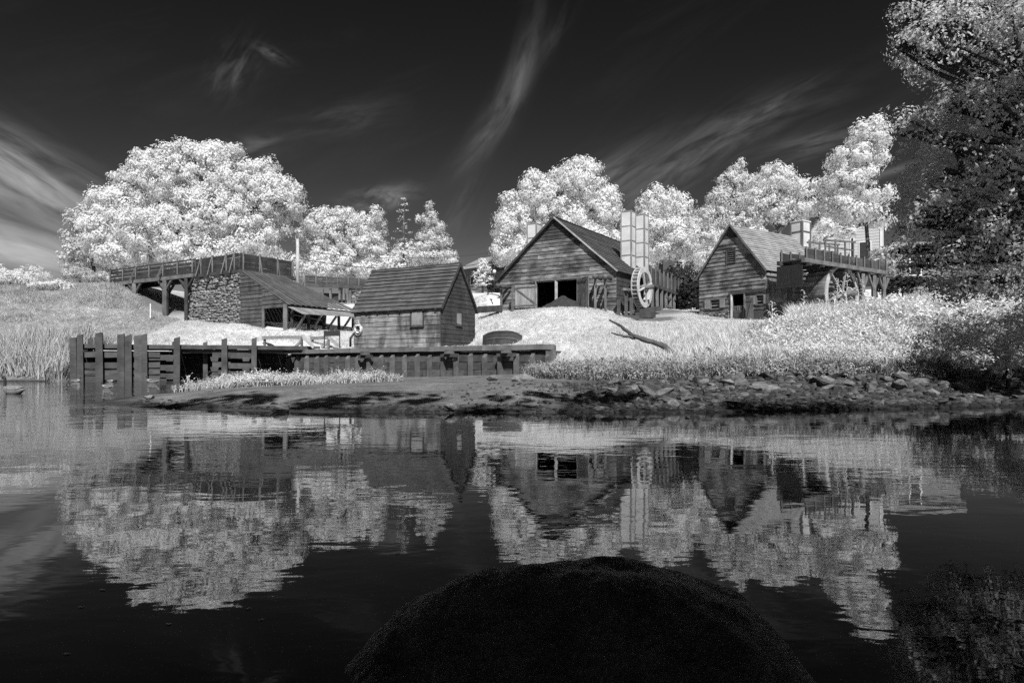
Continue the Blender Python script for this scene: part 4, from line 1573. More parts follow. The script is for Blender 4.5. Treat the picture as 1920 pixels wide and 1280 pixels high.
# ---- the mill on the right with the pale roof
def build_mill():
    rng = random.Random(44)
    o = Vector((16.03, 58.3, 5.0))
    g = Gable(o, (0.574, -0.818), 6.475, 9.6, 8.72 - 5.0, 12.57 - 5.0)
    root = empty('mill_house', tuple(o), 'tall narrow mill with a louvred gable and pale shingle roof', 'mill')
    X = lambda px: g.at(px, 560)[0]
    Z = lambda px, py: g.at(px, py)[1]
    door = (X(1374), X(1396), -1.2, Z(1385, 551))
    w1 = (X(1334), X(1350), Z(1342, 578), Z(1342, 562))
    w2 = (X(1420), X(1432), Z(1426, 570), Z(1426, 553))
    lou = (X(1364), X(1379), Z(1371, 492), Z(1371, 469))
    fz = Z(1312, 588)                                       # top of the stone footing
    holes = [door, w1, w2, lou]
    poly = [(0, fz), (g.W, fz), (g.W, g.h), (g.W / 2, g.a), (0, g.h)]
    wall_core(root, g.front, poly, holes, M['timber_dark'])
    zs = Z(1369, 447)
    clad(root, g.front, clip_hi(poly, zs), 0.33, 3.0, M['mill'], rng=rng, holes=holes, jit=0.035, lap=0.055)
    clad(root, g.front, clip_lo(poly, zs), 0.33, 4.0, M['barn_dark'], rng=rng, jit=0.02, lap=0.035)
    side = [(0, -.8), (g.L, -.8), (g.L, g.h), (0, g.h)]
    wall_core(root, g.left, side, [], M['mill'])
    wall_core(root, g.right, side, [], M['roughcast'], .3)
    wall_core(root, g.back, [(0, -.8)] + [(g.W, -.8)] + g.gable_poly[2:], [], M['mill'])
    timber('eave_beam', g.p(g.W + .06, -.05, g.h - .5), g.p(g.W + .06, g.L, g.h - .5), .14, .2, M['timber_pale2'], root)
    for i in range(7):
        timber('rafter_end', g.p(g.W - .05, .3 + i * 1.3, g.h - .16), g.p(g.W + .25, .3 + i * 1.3, g.h - .3), .1, .12, M['timber_dark'], root)
    for s in 'lr':
        Mf, pl = g.roof_slab(root, s, 0.3, 0.22, M['timber_dark'])
        clad(root, Mf, pl, 0.27 if s == 'r' else .6, 3.2, M['mill_roof'], rng=rng, name='roof_board', t=0.02, lap=0.04, jit=0.02)
    for sgn, x in ((1, 0), (-1, g.W)):
        timber('rake_board', g.p(x - sgn * .2, -.27, g.h - .28), g.p(g.W / 2, -.27, g.a + .04), .05, .15, M['timber'], root)
    # footing of stones
    f = MB().box(-.05, g.W + .05, -.05, .3, -1.2, fz).build('footing', M['mortar'], root, g.front)
    sr = np.random.default_rng(3)
    V, F = stone_field(sr, -.05, door[0] - .1, -.75, fz - .02, .32, .22)
    np_stones = np_mesh('footing_stones', V, F, M['stone'], root)
    np_stones.matrix_basis = g.front
    np_stones['kind'] = 'stuff'
    # louvre
    x0, x1, z0, z1 = lou
    fr = MB().box(x0 - .08, x0, -.12, .05, z0 - .08, z1 + .08).box(x1, x1 + .08, -.12, .05, z0 - .08, z1 + .08).box(x0, x1, -.12, .05, z1, z1 + .08).box(x0, x1, -.12, .05, z0 - .08, z0)
    lv = fr.build('louvre', M['timber_dark'], root, g.front)
    for i in range(6):
        z = z0 + (z1 - z0) * (i + .5) / 6
        mesh('slat', [(x0, -.10, z - .07), (x1, -.10, z - .07), (x1, .04, z + .03), (x0, .04, z + .03), (x0, -.08, z - .09), (x1, -.08, z - .09), (x1, .06, z + .01), (x0, .06, z + .01)],
             [(0, 1, 2, 3), (7, 6, 5, 4), (0, 4, 5, 1), (1, 5, 6, 2), (2, 6, 7, 3), (3, 7, 4, 0)], M['timber'], lv, g.front)
    # windows with bars and open shutters
    for (x0, x1, z0, z1), shut in ((w1, (1, 1)), (w2, (1, 1))):
        f = MB().box(x0 - .09, x0, -.12, .08, z0, z1).box(x1, x1 + .09, -.12, .08, z0, z1).box(x0 - .09, x1 + .09, -.12, .08, z1, z1 + .09).box(x0 - .09, x1 + .09, -.12, .08, z0 - .1, z0)
        w = f.build('window', M['timber'], root, g.front)
        for k in (1, 2):
            z = z0 + (z1 - z0) * k / 3
            MB().box(x0, x1, .0, .04, z - .025, z + .025).build('bar', M['timber_pale'], w, g.front)
        MB().box(x0, x1, .06, .08, z0, z1).build('pane', M['dark'], w, g.front)
        for sgn in (-1, 1):
            xs = (x0 - .1 - .48, x0 - .1) if sgn < 0 else (x1 + .1, x1 + .58)
            MB().box(xs[0], xs[1], -.17, -.12, z0, z1).build('shutter', M['timber_pale2'], w, g.front)
    # door opening: lower half door of slats, upper leaf swung in, a leaning leaf outside
    dz = Z(1385, 573)
    timber('door_jamb', g.p(door[0] - .07, -.1, -1.1), g.p(door[0] - .07, -.1, door[3]), .16, .16, M['timber_pale'], root)
    timber('door_jamb', g.p(door[1] + .07, -.1, -1.1), g.p(door[1] + .07, -.1, door[3]), .16, .16, M['timber'], root)
    timber('door_lintel', g.p(door[0] - .3, -.1, door[3] + .1), g.p(g.W - .1, -.12, door[3] + .14), .14, .22, M['timber_dark'], root)
    hd = MB().box(door[0], door[1], .02, .05, dz - .12, dz).build('half_door', M['timber'], root, g.front)
    n = 6
    for i in range(n):
        a = door[0] + (door[1] - door[0]) * i / n
        mesh('slat', *_box(a + .04, a + (door[1] - door[0]) / n - .04, -.03, .015, -.9, dz), M['timber'], hd, g.front)
    a0, a1 = g.at(1398, 560, .5)[0], g.at(1412, 560, .5)[0]
    plank_door(root, g.front, a0, a1, -.85, Z(1405, 560), 4, M['timber'], y=-.5, brace=-1)
    # chimney at the far end of the ridge
    c = g.p(g.W / 2 + .3, g.L - .3, 0)
    Mc = frame((c.x, c.y, 0), g.x)
    zt = zat(417, c.y)
    ch = MB().box(-.55, .55, -.6, .6, 10.6, zt).build('chimney', M['plaster'], root, Mc)
    MB().box(-.61, .61, -.66, .66, zt - .02, zt + .07).build('coping', M['plaster'], ch, Mc)
    MB().box(-.57, .57, -.62, .62, zt - 1.0, zt - .85).build('rail', M['timber'], ch, Mc)
    for sx in (-1, 1):
        for sy in (-1, 1):
            x, y = sx * .55, sy * .6
            MB().box(x - .07, x + .07, y - .07, y + .07, 10.6, zt - .025).build('corner_post', M['timber'], ch, Mc)
    return root, g


_ico = None


def stone_field(rng, x0, x1, z0, z1, w, h, depth=0.14, taper=None):
    """rough stones laid in courses on the plane y = 0; -y outward; returns numpy arrays of quads"""
    Vs, Fs = [], []
    base = np.array([(-1, -1), (1, -1), (1, 1), (-1, 1)], float)
    z = z0
    n = 0
    while z < z1:
        hh = h * rng.uniform(0.6, 1.35)
        lo, hi = (x0, x1) if taper is None else taper((z - z0) / (z1 - z0))
        x = lo - w * rng.uniform(0, .5)
        while x < hi:
            ww = w * rng.uniform(.55, 1.5)
            cx, cz = x + ww / 2, z + hh / 2
            j = rng.uniform(-.34, .34, (4, 2))
            a = rng.uniform(-.3, .3)
            cz += rng.uniform(-.3, .3) * hh
            q = (base + j) @ np.array([[math.cos(a), -math.sin(a)], [math.sin(a), math.cos(a)]])
            outer = q * np.array([ww, hh]) * .5 * .95 + (cx, cz)
            inner = q * np.array([ww, hh]) * .5 * .55 + (cx, cz) + rng.uniform(-.03, .03, 2)
            d = depth * rng.uniform(.5, 1.2)
            v = np.zeros((8, 3))
            v[:4, 0], v[:4, 2], v[:4, 1] = outer[:, 0], outer[:, 1], -d * .25
            v[4:, 0], v[4:, 2], v[4:, 1] = inner[:, 0], inner[:, 1], -d + rng.uniform(-.03, .03, 4)
            v2 = v[:4].copy()
            v2[:, 1] = .06
            Vs.append(np.concatenate([v, v2]))
            k = n * 12
            Fs += [[k + 4, k + 5, k + 6, k + 7]] + [[k + i, k + (i + 1) % 4, k + 4 + (i + 1) % 4, k + 4 + i] for i in range(4)] + [[k + 8 + i, k + 8 + (i + 1) % 4, k + (i + 1) % 4, k + i] for i in range(4)]
            n += 1
            x += ww
        z += hh * .93
    return np.concatenate(Vs), np.array(Fs)


mill, mg = build_mill()

# big dark wheel and its flume beside the mill
cw = mg.p(mg.W + 2.5, 4.9, 0)
cw.z = zat(553, cw.y)
r_ = empty('water_wheel', (cw.x, cw.y, cw.z - 2.3), 'large dark boarded water wheel beside the mill with pale rim', 'water wheel')
wheel(r_, cw, mg.x, mg.y, 2.45, 1.75, .42, M['timber_pale'], M['timber_dark'], 40, M['timber_pale2'], 3, axle=2.0, shroud=.1)
# boarding of the wheel's breast, curved with the tread
Mw = Matrix((mg.y, mg.x, UP)).transposed().to_4x4()
Mw.translation = cw
for i in range(22):
    a = math.pi - .95 + 1.9 * i / 22
    a2 = math.pi - .95 + 1.9 * (i + 1) / 22 - .006
    P = [(math.cos(t) * r, y, math.sin(t) * r) for y in (-.86, .86) for t, r in ((a, 2.46), (a2, 2.46), (a2, 2.51 + .035 * (i % 2)), (a, 2.54 + .035 * (i % 2)))]
    mesh('breast_board', P, [(3, 2, 1, 0), (4, 5, 6, 7), (1, 5, 4, 0), (2, 6, 5, 1), (3, 7, 6, 2), (0, 4, 7, 3)], M['mill'], r_, Mw)


def build_mill_flume():
    rng = random.Random(12)
    o = mg.p(mg.W + 1.6, -.6, 0)
    root = empty('mill_flume', (o.x, o.y, gz(o.x, o.y)), 'high timber flume on arched bracing above the dark wheel', 'flume')
    Mf = frame((o.x, o.y, 0), mg.y)
    LEN = 11.6
    W = 2.0
    at = lambda x, y, z: Mf @ Vector((x, y, z))
    z0, z1 = 8.92, 9.62
    x = 0
    for y, nm in ((-W, 'front'), (0, 'back')):
        x = 0
        while x < LEN:
            x1 = min(LEN, x + 1.15)
            for r in range(2):
                a = z0 + (z1 - z0) * r / 2
                timber('plank', at(x + .01, y, a + .18), at(x1 - .01, y, a + .18 + rng.uniform(-.05, .05)), .07, .34, M['flume'] if rng.random() < .7 else M['timber_dark'], root, rng=rng)
            timber('stake', at(x + .05, y - .09, z0 - .3), at(x + .05, y - .09, z1 + .16), .1, .11, M['timber'], root, rng=rng)
            x = x1
    MB().box(0, LEN, -W + .04, -.04, z0 - .08, z0 + .02).build('floor', M['timber_dark'], root, Mf)
    for y in (-W, 0):
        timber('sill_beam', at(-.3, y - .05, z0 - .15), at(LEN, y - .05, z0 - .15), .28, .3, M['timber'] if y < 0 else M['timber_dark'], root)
    for i in range(7):
        timber('cross_beam', at(.2 + i * 1.7, -W - .35, z0 - .42), at(.2 + i * 1.7, .35, z0 - .42), .2, .18, M['timber_dark'], root)
    # posts with curved braces
    for x in (1.2, 8.0, 9.7, 11.3):
        for y in (-W - .02, 0):
            p = at(x, y, 0)
            if x < 2 and y < 0: continue
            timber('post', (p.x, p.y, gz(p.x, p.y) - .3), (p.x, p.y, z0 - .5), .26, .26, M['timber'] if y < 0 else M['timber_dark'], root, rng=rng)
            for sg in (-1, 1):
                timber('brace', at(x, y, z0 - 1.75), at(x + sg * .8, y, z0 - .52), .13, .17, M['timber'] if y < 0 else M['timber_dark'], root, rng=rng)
    # boards coloured near-black for the shaded void where the race meets the mill wall
    for i in range(7):
        timber('void_board', at(-.2, -W + .2 + i * .3, 6.9), at(-.2, -W + .2 + i * .3, 8.5), .296, .06, M['dark'], root, up=mg.y, rng=rng)
    for i in range(6):
        timber('void_board', at(.15 + i * .3, -W + 1.3, 7.0 + i * .05), at(.15 + i * .3, -W + 1.3, 8.5), .296, .06, M['dark'], root, up=mg.x, rng=rng)
    # railed gangway on top
    for x in (3.2, 4.6, 6.0, 7.2):
        for y in (-1.7, -.4):
            timber('rail_post', at(x, y, z1 - .1), at(x, y, z1 + 1.25), .1, .1, M['timber'], root)
    for y in (-1.7, -.4):
        timber('handrail', at(2.9, y, z1 + 1.0), at(7.5, y, z1 + 1.3), .1, .13, M['timber'], root)
        timber('handrail', at(3.1, y, z1 + .55), at(7.3, y, z1 + .62), .07, .1, M['timber'], root)
    timber('gate_beam', at(4.0, -1.9, z1 + .1), at(4.0, -.2, z1 + .1), .2, .2, M['timber'], root)


build_mill_flume()


# ---- furnace: stone stack, bridge and casting shed on the left
def build_furnace():
    rng = random.Random(55)
    Dc = Vector((-19.9, 60.0, 0))                          # shed corner post
    w = Vector((-0.84, 0.54, 0)).normalized()              # along the front, to the left
    e = Vector((0.54, 0.84, 0)).normalized()               # along the eave, away
    A = Dc + w * 6.45
    S0 = Dc + w * 14.6
    zb = 4.0
    st = empty('stone_furnace', (S0.x, S0.y, 5.0), 'rough stone furnace stack under the plank bridge', 'furnace')
    Ms = frame((S0.x, S0.y, 0), -w)
    Ln = 14.6 - 6.45
    zt = 9.75
    V = [(0, 0, zb), (Ln, 0, zb), (Ln, 0, zt), (1.0, 0, zt), (0, 6, zb), (Ln, 6, zb), (Ln, 6, zt), (1.0, 6, zt)]
    mesh('core', V, [(0, 1, 2, 3), (7, 6, 5, 4), (0, 4, 5, 1), (1, 5, 6, 2), (2, 6, 7, 3), (3, 7, 4, 0)], M['mortar'], st, Ms)
    sr = np.random.default_rng(6)
    V, F = stone_field(sr, 0, Ln, zb + .6, zt - .05, .36, .26, .2, taper=lambda t: (1.0 * t, Ln - .05))
    s1 = np_mesh('face_stones', V, F, M['stone'], st)
    s1.matrix_basis = Ms
    s1['kind'] = 'stuff'
    side = S0 + w * 0 - w * 0
    Mside = frame((S0 + e * 6).to_tuple(), -e)
    V, F = stone_field(sr, 0, 6, zb + .6, zt - .05, .45, .3, .2)
    V[:, 1] -= 0
    V[:, 1] += np.clip((V[:, 2] - zb) / (zt - zb), 0, 1) * 1.0
    s2 = np_mesh('side_stones', V, F, M['stone'], st)
    s2.matrix_basis = Mside
    s2['kind'] = 'stuff'
    for i in range(4):
        x = 2.2 + i * 1.6
        timber('joist_end', Ms @ Vector((x, -.9, zt - .05)), Ms @ Vector((x, .2, zt - .3)), .16, .2, M['timber_dark'], st)
    # --- parapet on the stack
    pa = empty('bridge_parapet', (A.x, A.y, zt), 'dark boarded parapet with braced posts on top of the furnace', 'parapet')
    def parapet(p, q, za, zb_, nb, posts, outward):
        d = (q - p)
        Lp = d.length
        d.normalize()
        Mp = frame((p.x, p.y, 0), d)
        rows = 4
        for r in range(rows):
            a = za + (zb_ - za) * r / rows
            h = (zb_ - za) / rows
            for k in range(nb):
                x0, x1 = Lp * k / nb, Lp * (k + 1) / nb
                timber('board', Mp @ Vector((x0 + .01, .05, a + h / 2)), Mp @ Vector((x1 - .01, .05, a + h / 2 + rng.uniform(-.02, .02))), .05, h - .02, M['parapet'], pa, rng=rng)
        for x in posts:
            timber('post', Mp @ Vector((x * Lp, -.05, za - .5)), Mp @ Vector((x * Lp, -.05, zb_ + .12)), .13, .15, M['timber'], pa, rng=rng)
        for x in posts[1:]:
            timber('brace', Mp @ Vector((x * Lp - .1, -.55, za - .3)), Mp @ Vector((x * Lp - .02, -.1, zb_ - .1)), .1, .12, M['timber'], pa, rng=rng)
        timber('sill_beam', Mp @ Vector((-.2, -.1, za - .2)), Mp @ Vector((Lp + .1, -.1, za - .2)), .3, .3, M['timber_dark'], pa, rng=rng)
    pl = S0 - w * 1.0 + e * .0
    parapet(pl, A - e * .0 + w * .2, 10.1, 11.62, 3, [.03, .17, .44, .75, .93], None)
    parapet(A + Vector((0, 0, 0)), A + e * 6.2, 10.1, 11.62, 2, [.06, .35, .68, .97], None)
    MB().box(0, Ln - 1, 0, 6, zt, zt + .2).build('deck', M['timber_dark'], pa, frame(((S0 - w).x, (S0 - w).y, 0), -w))
    # --- bridge to the hill
    Lb0, Lb1 = Vector((-43.9, 74.6, 0)), Vector((-31.2, 67.0, 0))
    br = empty('plank_bridge', (Lb0.x, Lb0.y, 10), 'timber footbridge with railing from the grassy hill to the furnace', 'bridge')
    d = (Lb1 - Lb0).normalized()
    Mb = frame((Lb0.x, Lb0.y, 0), d)
    LEN = (Lb1 - Lb0).length
    at = lambda x, y, z: Mb @ Vector((x, y, z))
    for y in (0, 2.8):
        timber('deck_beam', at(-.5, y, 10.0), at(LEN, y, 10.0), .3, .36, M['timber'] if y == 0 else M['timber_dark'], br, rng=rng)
        timber('top_rail', at(-.2, y, 11.52), at(LEN, y, 11.55), .14, .12, M['timber_dark'], br, rng=rng)
        for r in range(3):
            for k in range(3):
                timber('rail_board', at(LEN * k / 3 + .01, y + .06, 10.45 + r * .37), at(LEN * (k + 1) / 3 - .01, y + .06, 10.45 + r * .37), .04, .28 if y == 0 else .34, M['parapet'], br, rng=rng)
        for i in range(7):
            x = .1 + (LEN - .3) * i / 6
            timber('rail_post', at(x, y - .05, 9.9), at(x, y - .05, 11.5), .13, .14, M['timber'], br, rng=rng)
            if i in (2, 4):
                timber('rail_brace', at(x - .15, y - .65, 10.0), at(x, y - .1, 11.4), .12, .14, M['timber'], br, rng=rng)
    for i in range(32):
        x = LEN * (i + .5) / 32
        timber('deck_plank', at(x, -.15, 10.24), at(x, 2.95, 10.24), LEN / 32 - .02, .07, M['timber_dark'], br, rng=rng)
    for j, y in enumerate((0, 2.8)):
        for i, px in enumerate((253, 310, 350)):
            o = Lb0 + Vector((-d.y, d.x, 0)) * y
            x = along(o, d, px if y == 0 else px + 4)
            p = at(x, y, 0)
            g0 = gz(p.x, p.y)
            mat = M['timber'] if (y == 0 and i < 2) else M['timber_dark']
            timber('trestle_post', (p.x, p.y, g0 - .4), (p.x, p.y, 9.85), .42 if i < 2 else .32, .42 if i < 2 else .32, mat, br, rng=rng)
            for sg in (-1, 1):
                timber('trestle_brace', at(x, y, 8.7), at(x + sg * 1.15, y, 9.85), .16, .22, mat, br, rng=rng)
    # --- casting shed
    sh = empty('casting_shed', (Dc.x, Dc.y, 4.2), 'low shed with a long sloping board roof beside the stone furnace', 'shed')
    zr, ze = 10.0, 6.63
    Mg = frame((A.x, A.y, 0), -w)                          # front wall, x from the stack to the corner post
    G = 6.45
    op = along(A, -w, 493)
    slope_z = lambda x: zr - (zr - ze) * x / G
    poly = [(0, zb), (op, zb), (op, slope_z(op)), (0, zr - .05)]
    lz = ze - .35
    # horizontal logs, each its own piece
    wall_core(sh, Mg, [(0, zb), (op, zb), (op, slope_z(op) - .1), (0, zr - .1)], [], M['timber_dark'])
    clad(sh, Mg, poly, .36, 9, M['logs'], name='log', t=.06, lap=.05, rng=rng, jit=.03)
    clad(sh, Mg, [(op, lz), (G, lz), (G, ze - .05), (op, slope_z(op))], .36, 9, M['logs'], name='log', t=.05, lap=.05, rng=rng, jit=.03)
    timber('corner_post', (Dc.x, Dc.y, gz(Dc.x, Dc.y) - .2), (Dc.x, Dc.y, ze - .1), .34, .34, M['timber'], sh, rng=rng)
    timber('jamb', Mg @ Vector((op + .1, -.02, zb)), Mg @ Vector((op + .1, -.02, lz)), .22, .22, M['timber'], sh, rng=rng)
    # roof of boards running down the slope
    eL = 7.96
    rl = 4.6
    nb = 26
    for i in range(nb):
        t0, t1 = i / nb, (i + 1) / nb - .003
        tops = [A + e * (rl * t) + UP * zr for t in (t0, t1)]
        bots = [Dc - w * .35 + e * (eL * t) + UP * (ze - .18) for t in (t0, t1)]
        nrm = (bots[1] - bots[0]).cross(tops[0] - bots[0]).normalized()
        if nrm.z < 0: nrm = -nrm
        k = .06 * (i % 2) + rng.uniform(0, .02)
        P = [bots[0], bots[1], tops[1], tops[0]]
        V = [p + nrm * k for p in P] + [p + nrm * (k + .05) for p in P]
        mesh('roof_board', V, [(3, 2, 1, 0), (4, 5, 6, 7), (0, 1, 5, 4), (1, 2, 6, 5), (2, 3, 7, 6), (3, 0, 4, 7)], M['shed_roof_w'], sh)
    # slope of the roof on the far side and the back wall that keep the inside dark
    q = [A + UP * (zr - .05), A + e * rl + UP * (zr - .05), A + e * 9 + w * 2 + UP * ze, A + w * 3 + UP * ze]
    mesh('far_roof', [v for v in q] + [v - UP * .1 for v in q], [(0, 1, 2, 3), (7, 6, 5, 4), (0, 4, 5, 1), (1, 5, 6, 2), (2, 6, 7, 3), (3, 7, 4, 0)], M['shed_roof_w'], sh)
    Mbk = frame((A + w * .3 + e * 9).to_tuple(), -e)
    timber('back_wall', A + w * .4 + UP * 6.5, A + w * .4 + e * 9 + UP * 6.5, .2, 5.2, M['timber_dark'], sh)
    timber('end_wall', A + w * .4 + e * 6.0 + UP * 6.2, A + e * 6.6 - w * 4.2 + UP * 5.7, .2, 3.6, M['timber_dark'], sh)
    timber('eave_beam', Dc + UP * (ze - .3), Dc + e * eL + UP * (ze - .3), .22, .22, M['timber_dark'], sh)
    # awning flap on slanting props
    n = Vector((0.84, -0.54, 0))
    a0, a1 = Dc + n * .35 + UP * (ze - .38), Dc + n * .3 + e * 7.6 + UP * (ze - .38)
    b0, b1 = Dc + n * 2.0 + e * .2 + UP * 5.58, Dc + n * 1.9 + e * 8.0 + UP * 5.75
    m_ = 11
    for i in range(m_):
        t0, t1 = i / m_, (i + 1) / m_ - .006
        P = [b0.lerp(b1, t0), b0.lerp(b1, t1), a0.lerp(a1, t1), a0.lerp(a1, t0)]
        V = P + [p + UP * .05 for p in P]
        mesh('awning_board', V, [(3, 2, 1, 0), (4, 5, 6, 7), (0, 1, 5, 4), (1, 2, 6, 5), (2, 3, 7, 6), (3, 0, 4, 7)], M['awning'], sh)
    for i in range(5):
        t = .04 + i * .23
        top = b0.lerp(b1, t)
        foot = top - n * 1.5 + e * .15
        foot.z = gz(foot.x, foot.y) - .1
        timber('prop', top, foot, .15, .15, M['timber'], sh, rng=rng)
        f2 = Dc + e * (eL * t + .4)
        timber('eave_post', (f2.x, f2.y, gz(f2.x, f2.y) - .2), (f2.x, f2.y, ze - .3), .22, .22, M['timber_dark'], sh, rng=rng)


M['shed_roof_w'] = M['shed_roof']
build_furnace()

# ------------------------------------------------------------------ things about the lawn and wharf
def barrier(px_a, px_b, py_rail, px_foot, D, label, pale):
    root = empty('timber_barrier', tuple(pt(px_b, 650, D)), label, 'barrier')
    rng = random.Random(px_b)
    timber('rail', pt(px_a, py_rail + 1, D + 2), pt(px_b + 3, py_rail, D), .12, .26, M['timber_pale2'], root, rng=rng)
    timber('raker', pt(px_b, py_rail - 1, D), pt(px_foot, 651, D - .3), .16, .24, M['bright_wood'] if pale else M['timber_pale'], root, rng=rng)
    timber('post', pt(px_b - 1, py_rail, D), pt(px_b - 1, 652, D), .16, .16, M['timber'], root, rng=rng)
    timber('brace', pt(px_b - 2, py_rail + 7, D), pt(px_b - 14, 651, D + .3), .12, .2, M['timber_pale'], root, rng=rng)
    timber('post', pt(px_a + 4, py_rail, D + 2), pt(px_a + 4, 651, D + 2), .16, .16, M['timber'], root, rng=rng)


barrier(492, 567, 632, 589, 54.6, 'timber barrier with a pale slanting raker at the wharf edge', True)
barrier(582, 617, 633, 638, 55.5, 'timber barrier behind the dark sign panel', False)

sg = empty('sign_panel', tuple(pt(622, 650, 53)), 'dark low sign panel on two thin legs left of the hut', 'sign')
MB().bar(pt(607, 625, 53), pt(637.5, 624.5, 53), .05, .42).build('panel', M['dark'], sg)
for px in (608, 637):
    timber('leg', pt(px, 622, 53.06), pt(px, 652, 53.06), .07, .07, M['dark'], sg)

o = MB().bar(pt(282, 569, 66), pt(282, 596, 66), .10, .04).build('marker_stake', M['white'])
tag(o, 'small white marker stake on the grassy slope below the bridge', 'stake')


def build_boat():
    c = pt(942, 642, 47.5)
    z0 = gz(c.x, c.y) - .05
    root = empty('overturned_boat', (c.x, c.y, z0), 'dark overturned wooden boat lying on the grass right of the hut', 'boat')
    Lb, n, rows = 2.75, 11, 6
    Mf = Matrix.Translation((c.x, c.y, z0)) @ Matrix.Rotation(R(-6), 4, 'Z')

    def sec(t, k):
        # t along (-1..1), k round the hull 0..1 from one gunwale over the keel to the other
        wid = .75 * (1 - abs(t) ** 2.4 * .75)
        hh = .98 * (1 - abs(t) ** 3 * .35)
        a = math.pi * k
        return (t * Lb / 2, -wid * math.cos(a), hh * math.sin(a) ** .6)
    for r in range(rows * 2):
        k0, k1 = r / (rows * 2), (r + 1) / (rows * 2) - .008
        V, F = [], []
        for i in range(n):
            t = -1 + 2 * i / (n - 1)
            for k in (k0, k1):
                x, y, z = sec(t, k)
                s = 1.0 + .03 * (1 if k == k0 else 0)
                V += [(x, y * s, z * s), (x, y * s * .95, z * s * .95)]
        for i in range(n - 1):
            b = i * 4
            F += [(b, b + 4, b + 6, b + 2), (b + 1, b + 3, b + 7, b + 5), (b, b + 1, b + 5, b + 4), (b + 2, b + 6, b + 7, b + 3)]
        F += [(0, 2, 3, 1), tuple(4 * (n - 1) + q for q in (0, 1, 3, 2))]
        mesh('plank', V, F, M['barn_dark'], root, Mf)
    for t in (-1, 1):
        V = [sec(t * 1.0, k / 8) for k in range(9)]
        mesh('transom', V, [tuple(range(9)) if t < 0 else tuple(reversed(range(9)))], M['timber_dark'], root, Mf)
    pts = [Mf @ Vector(sec(-1 + 2 * i / 8, .5)) + Vector((0, 0, .04)) for i in range(9)]
    MB().tube(pts, .05, 6).build('keel', M['timber'], root)


build_boat()


def dead_branch(name, label, chains, mat):
    root = empty(name, chains[0][0][0], label, 'dead branch')
    for i, (p, r) in enumerate(chains):
        mb = MB()
        pts, rad = [], []
        rng = random.Random(i + 3)
        for k in range(len(p) - 1):
            for s in range(4):
                t = s / 4
                w = Vector((rng.uniform(-1, 1), rng.uniform(-1, 1), rng.uniform(-1, 1))) * r[k] * .25
                pts.append(Vector(p[k]).lerp(Vector(p[k + 1]), t) + w)
                rad.append((r[k] * (1 - t) + r[k + 1] * t) * rng.uniform(.88, 1.1))
        pts.append(Vector(p[-1]))
        rad.append(r[-1])
        mb.tube(pts, rad, 9)
        mb.build('limb', mat, root, None, True)


dead_branch('dead_branch', 'forked bare dead branch leaning out over the reeds', [
    ([tuple(pt(1290, 688, 27)), tuple(pt(1262, 664, 27)), tuple(pt(1240, 646, 27)), tuple(pt(1205, 636, 27)), tuple(pt(1186, 630, 27.2))], [.13, .12, .11, .10, .09]),
    ([tuple(pt(1188, 631, 27.2)), tuple(pt(1165, 612, 27.6)), tuple(pt(1143, 600, 28))], [.085, .06, .035]),
    ([tuple(pt(1190, 633, 27.2)), tuple(pt(1170, 630, 27)), tuple(pt(1146, 624, 26.8))], [.075, .05, .025])], M['dead'])
dead_branch('dead_branch', 'short dark dead stick poking out of the weeds right of the forked branch', [
    ([tuple(pt(1352, 682, 26)), tuple(pt(1342, 665, 26)), tuple(pt(1324, 651, 26.2))], [.09, .08, .04])], M['bark_dark'])

# ------------------------------------------------------------------ background: pole, wires, lamp, houses, far bridge
up_ = empty('utility_pole', tuple(pt(558, 530, 92)), 'pale utility pole standing between the furnace and the trees', 'pole')
MB().tube([pt(558, 545, 92), pt(558, 448, 92)], [.26, .2], 9).build('shaft', M['timber_pale'], up_, None, True)
timber('cross_arm', pt(549, 452, 92), pt(567, 452, 92), .12, .14, M['timber'], up_)


def wire(a, b, sag, r, label):
    a, b = Vector(a), Vector(b)
    pts = [a.lerp(b, i / 20) - UP * (sag * 4 * (i / 20) * (1 - i / 20)) for i in range(21)]
    o = MB().tube(pts, r, 5).build('overhead_wire', M['dark'])
    tag(o, label, 'wire', 'overhead wires')


wire(pt(558, 484, 92), pt(1100, 448, 92), 2.6, .05, 'lowest and thickest wire running right from the utility pole')
wire(pt(558, 469, 92), pt(1100, 440, 92), 2.0, .03, 'middle wire running right from the utility pole')
wire(pt(558, 453, 92), pt(1100, 405, 92), 1.3, .018, 'faint topmost wire running right from the utility pole')
wire(pt(558, 478, 92), pt(470, 540, 110), 1.0, .04, 'lower wire running left from the utility pole')
wire(pt(558, 463, 92), pt(470, 520, 110), 1.0, .03, 'upper wire running left from the utility pole')

lp = empty('lamp_post', tuple(pt(927, 545, 76)), 'small white globe lamp on a black post left of the barn', 'lamp post')
MB().tube([pt(927, 548, 76), pt(927, 511, 76)], .06, 8).build('post', M['dark'], lp, None, True)
MB().tube([pt(927, 512, 76), pt(927, 510.5, 76), pt(927, 507.5, 76), pt(927, 505.5, 76)], [.1, .18, .19, .08], 10).build('globe', M['white'], lp, None, True)


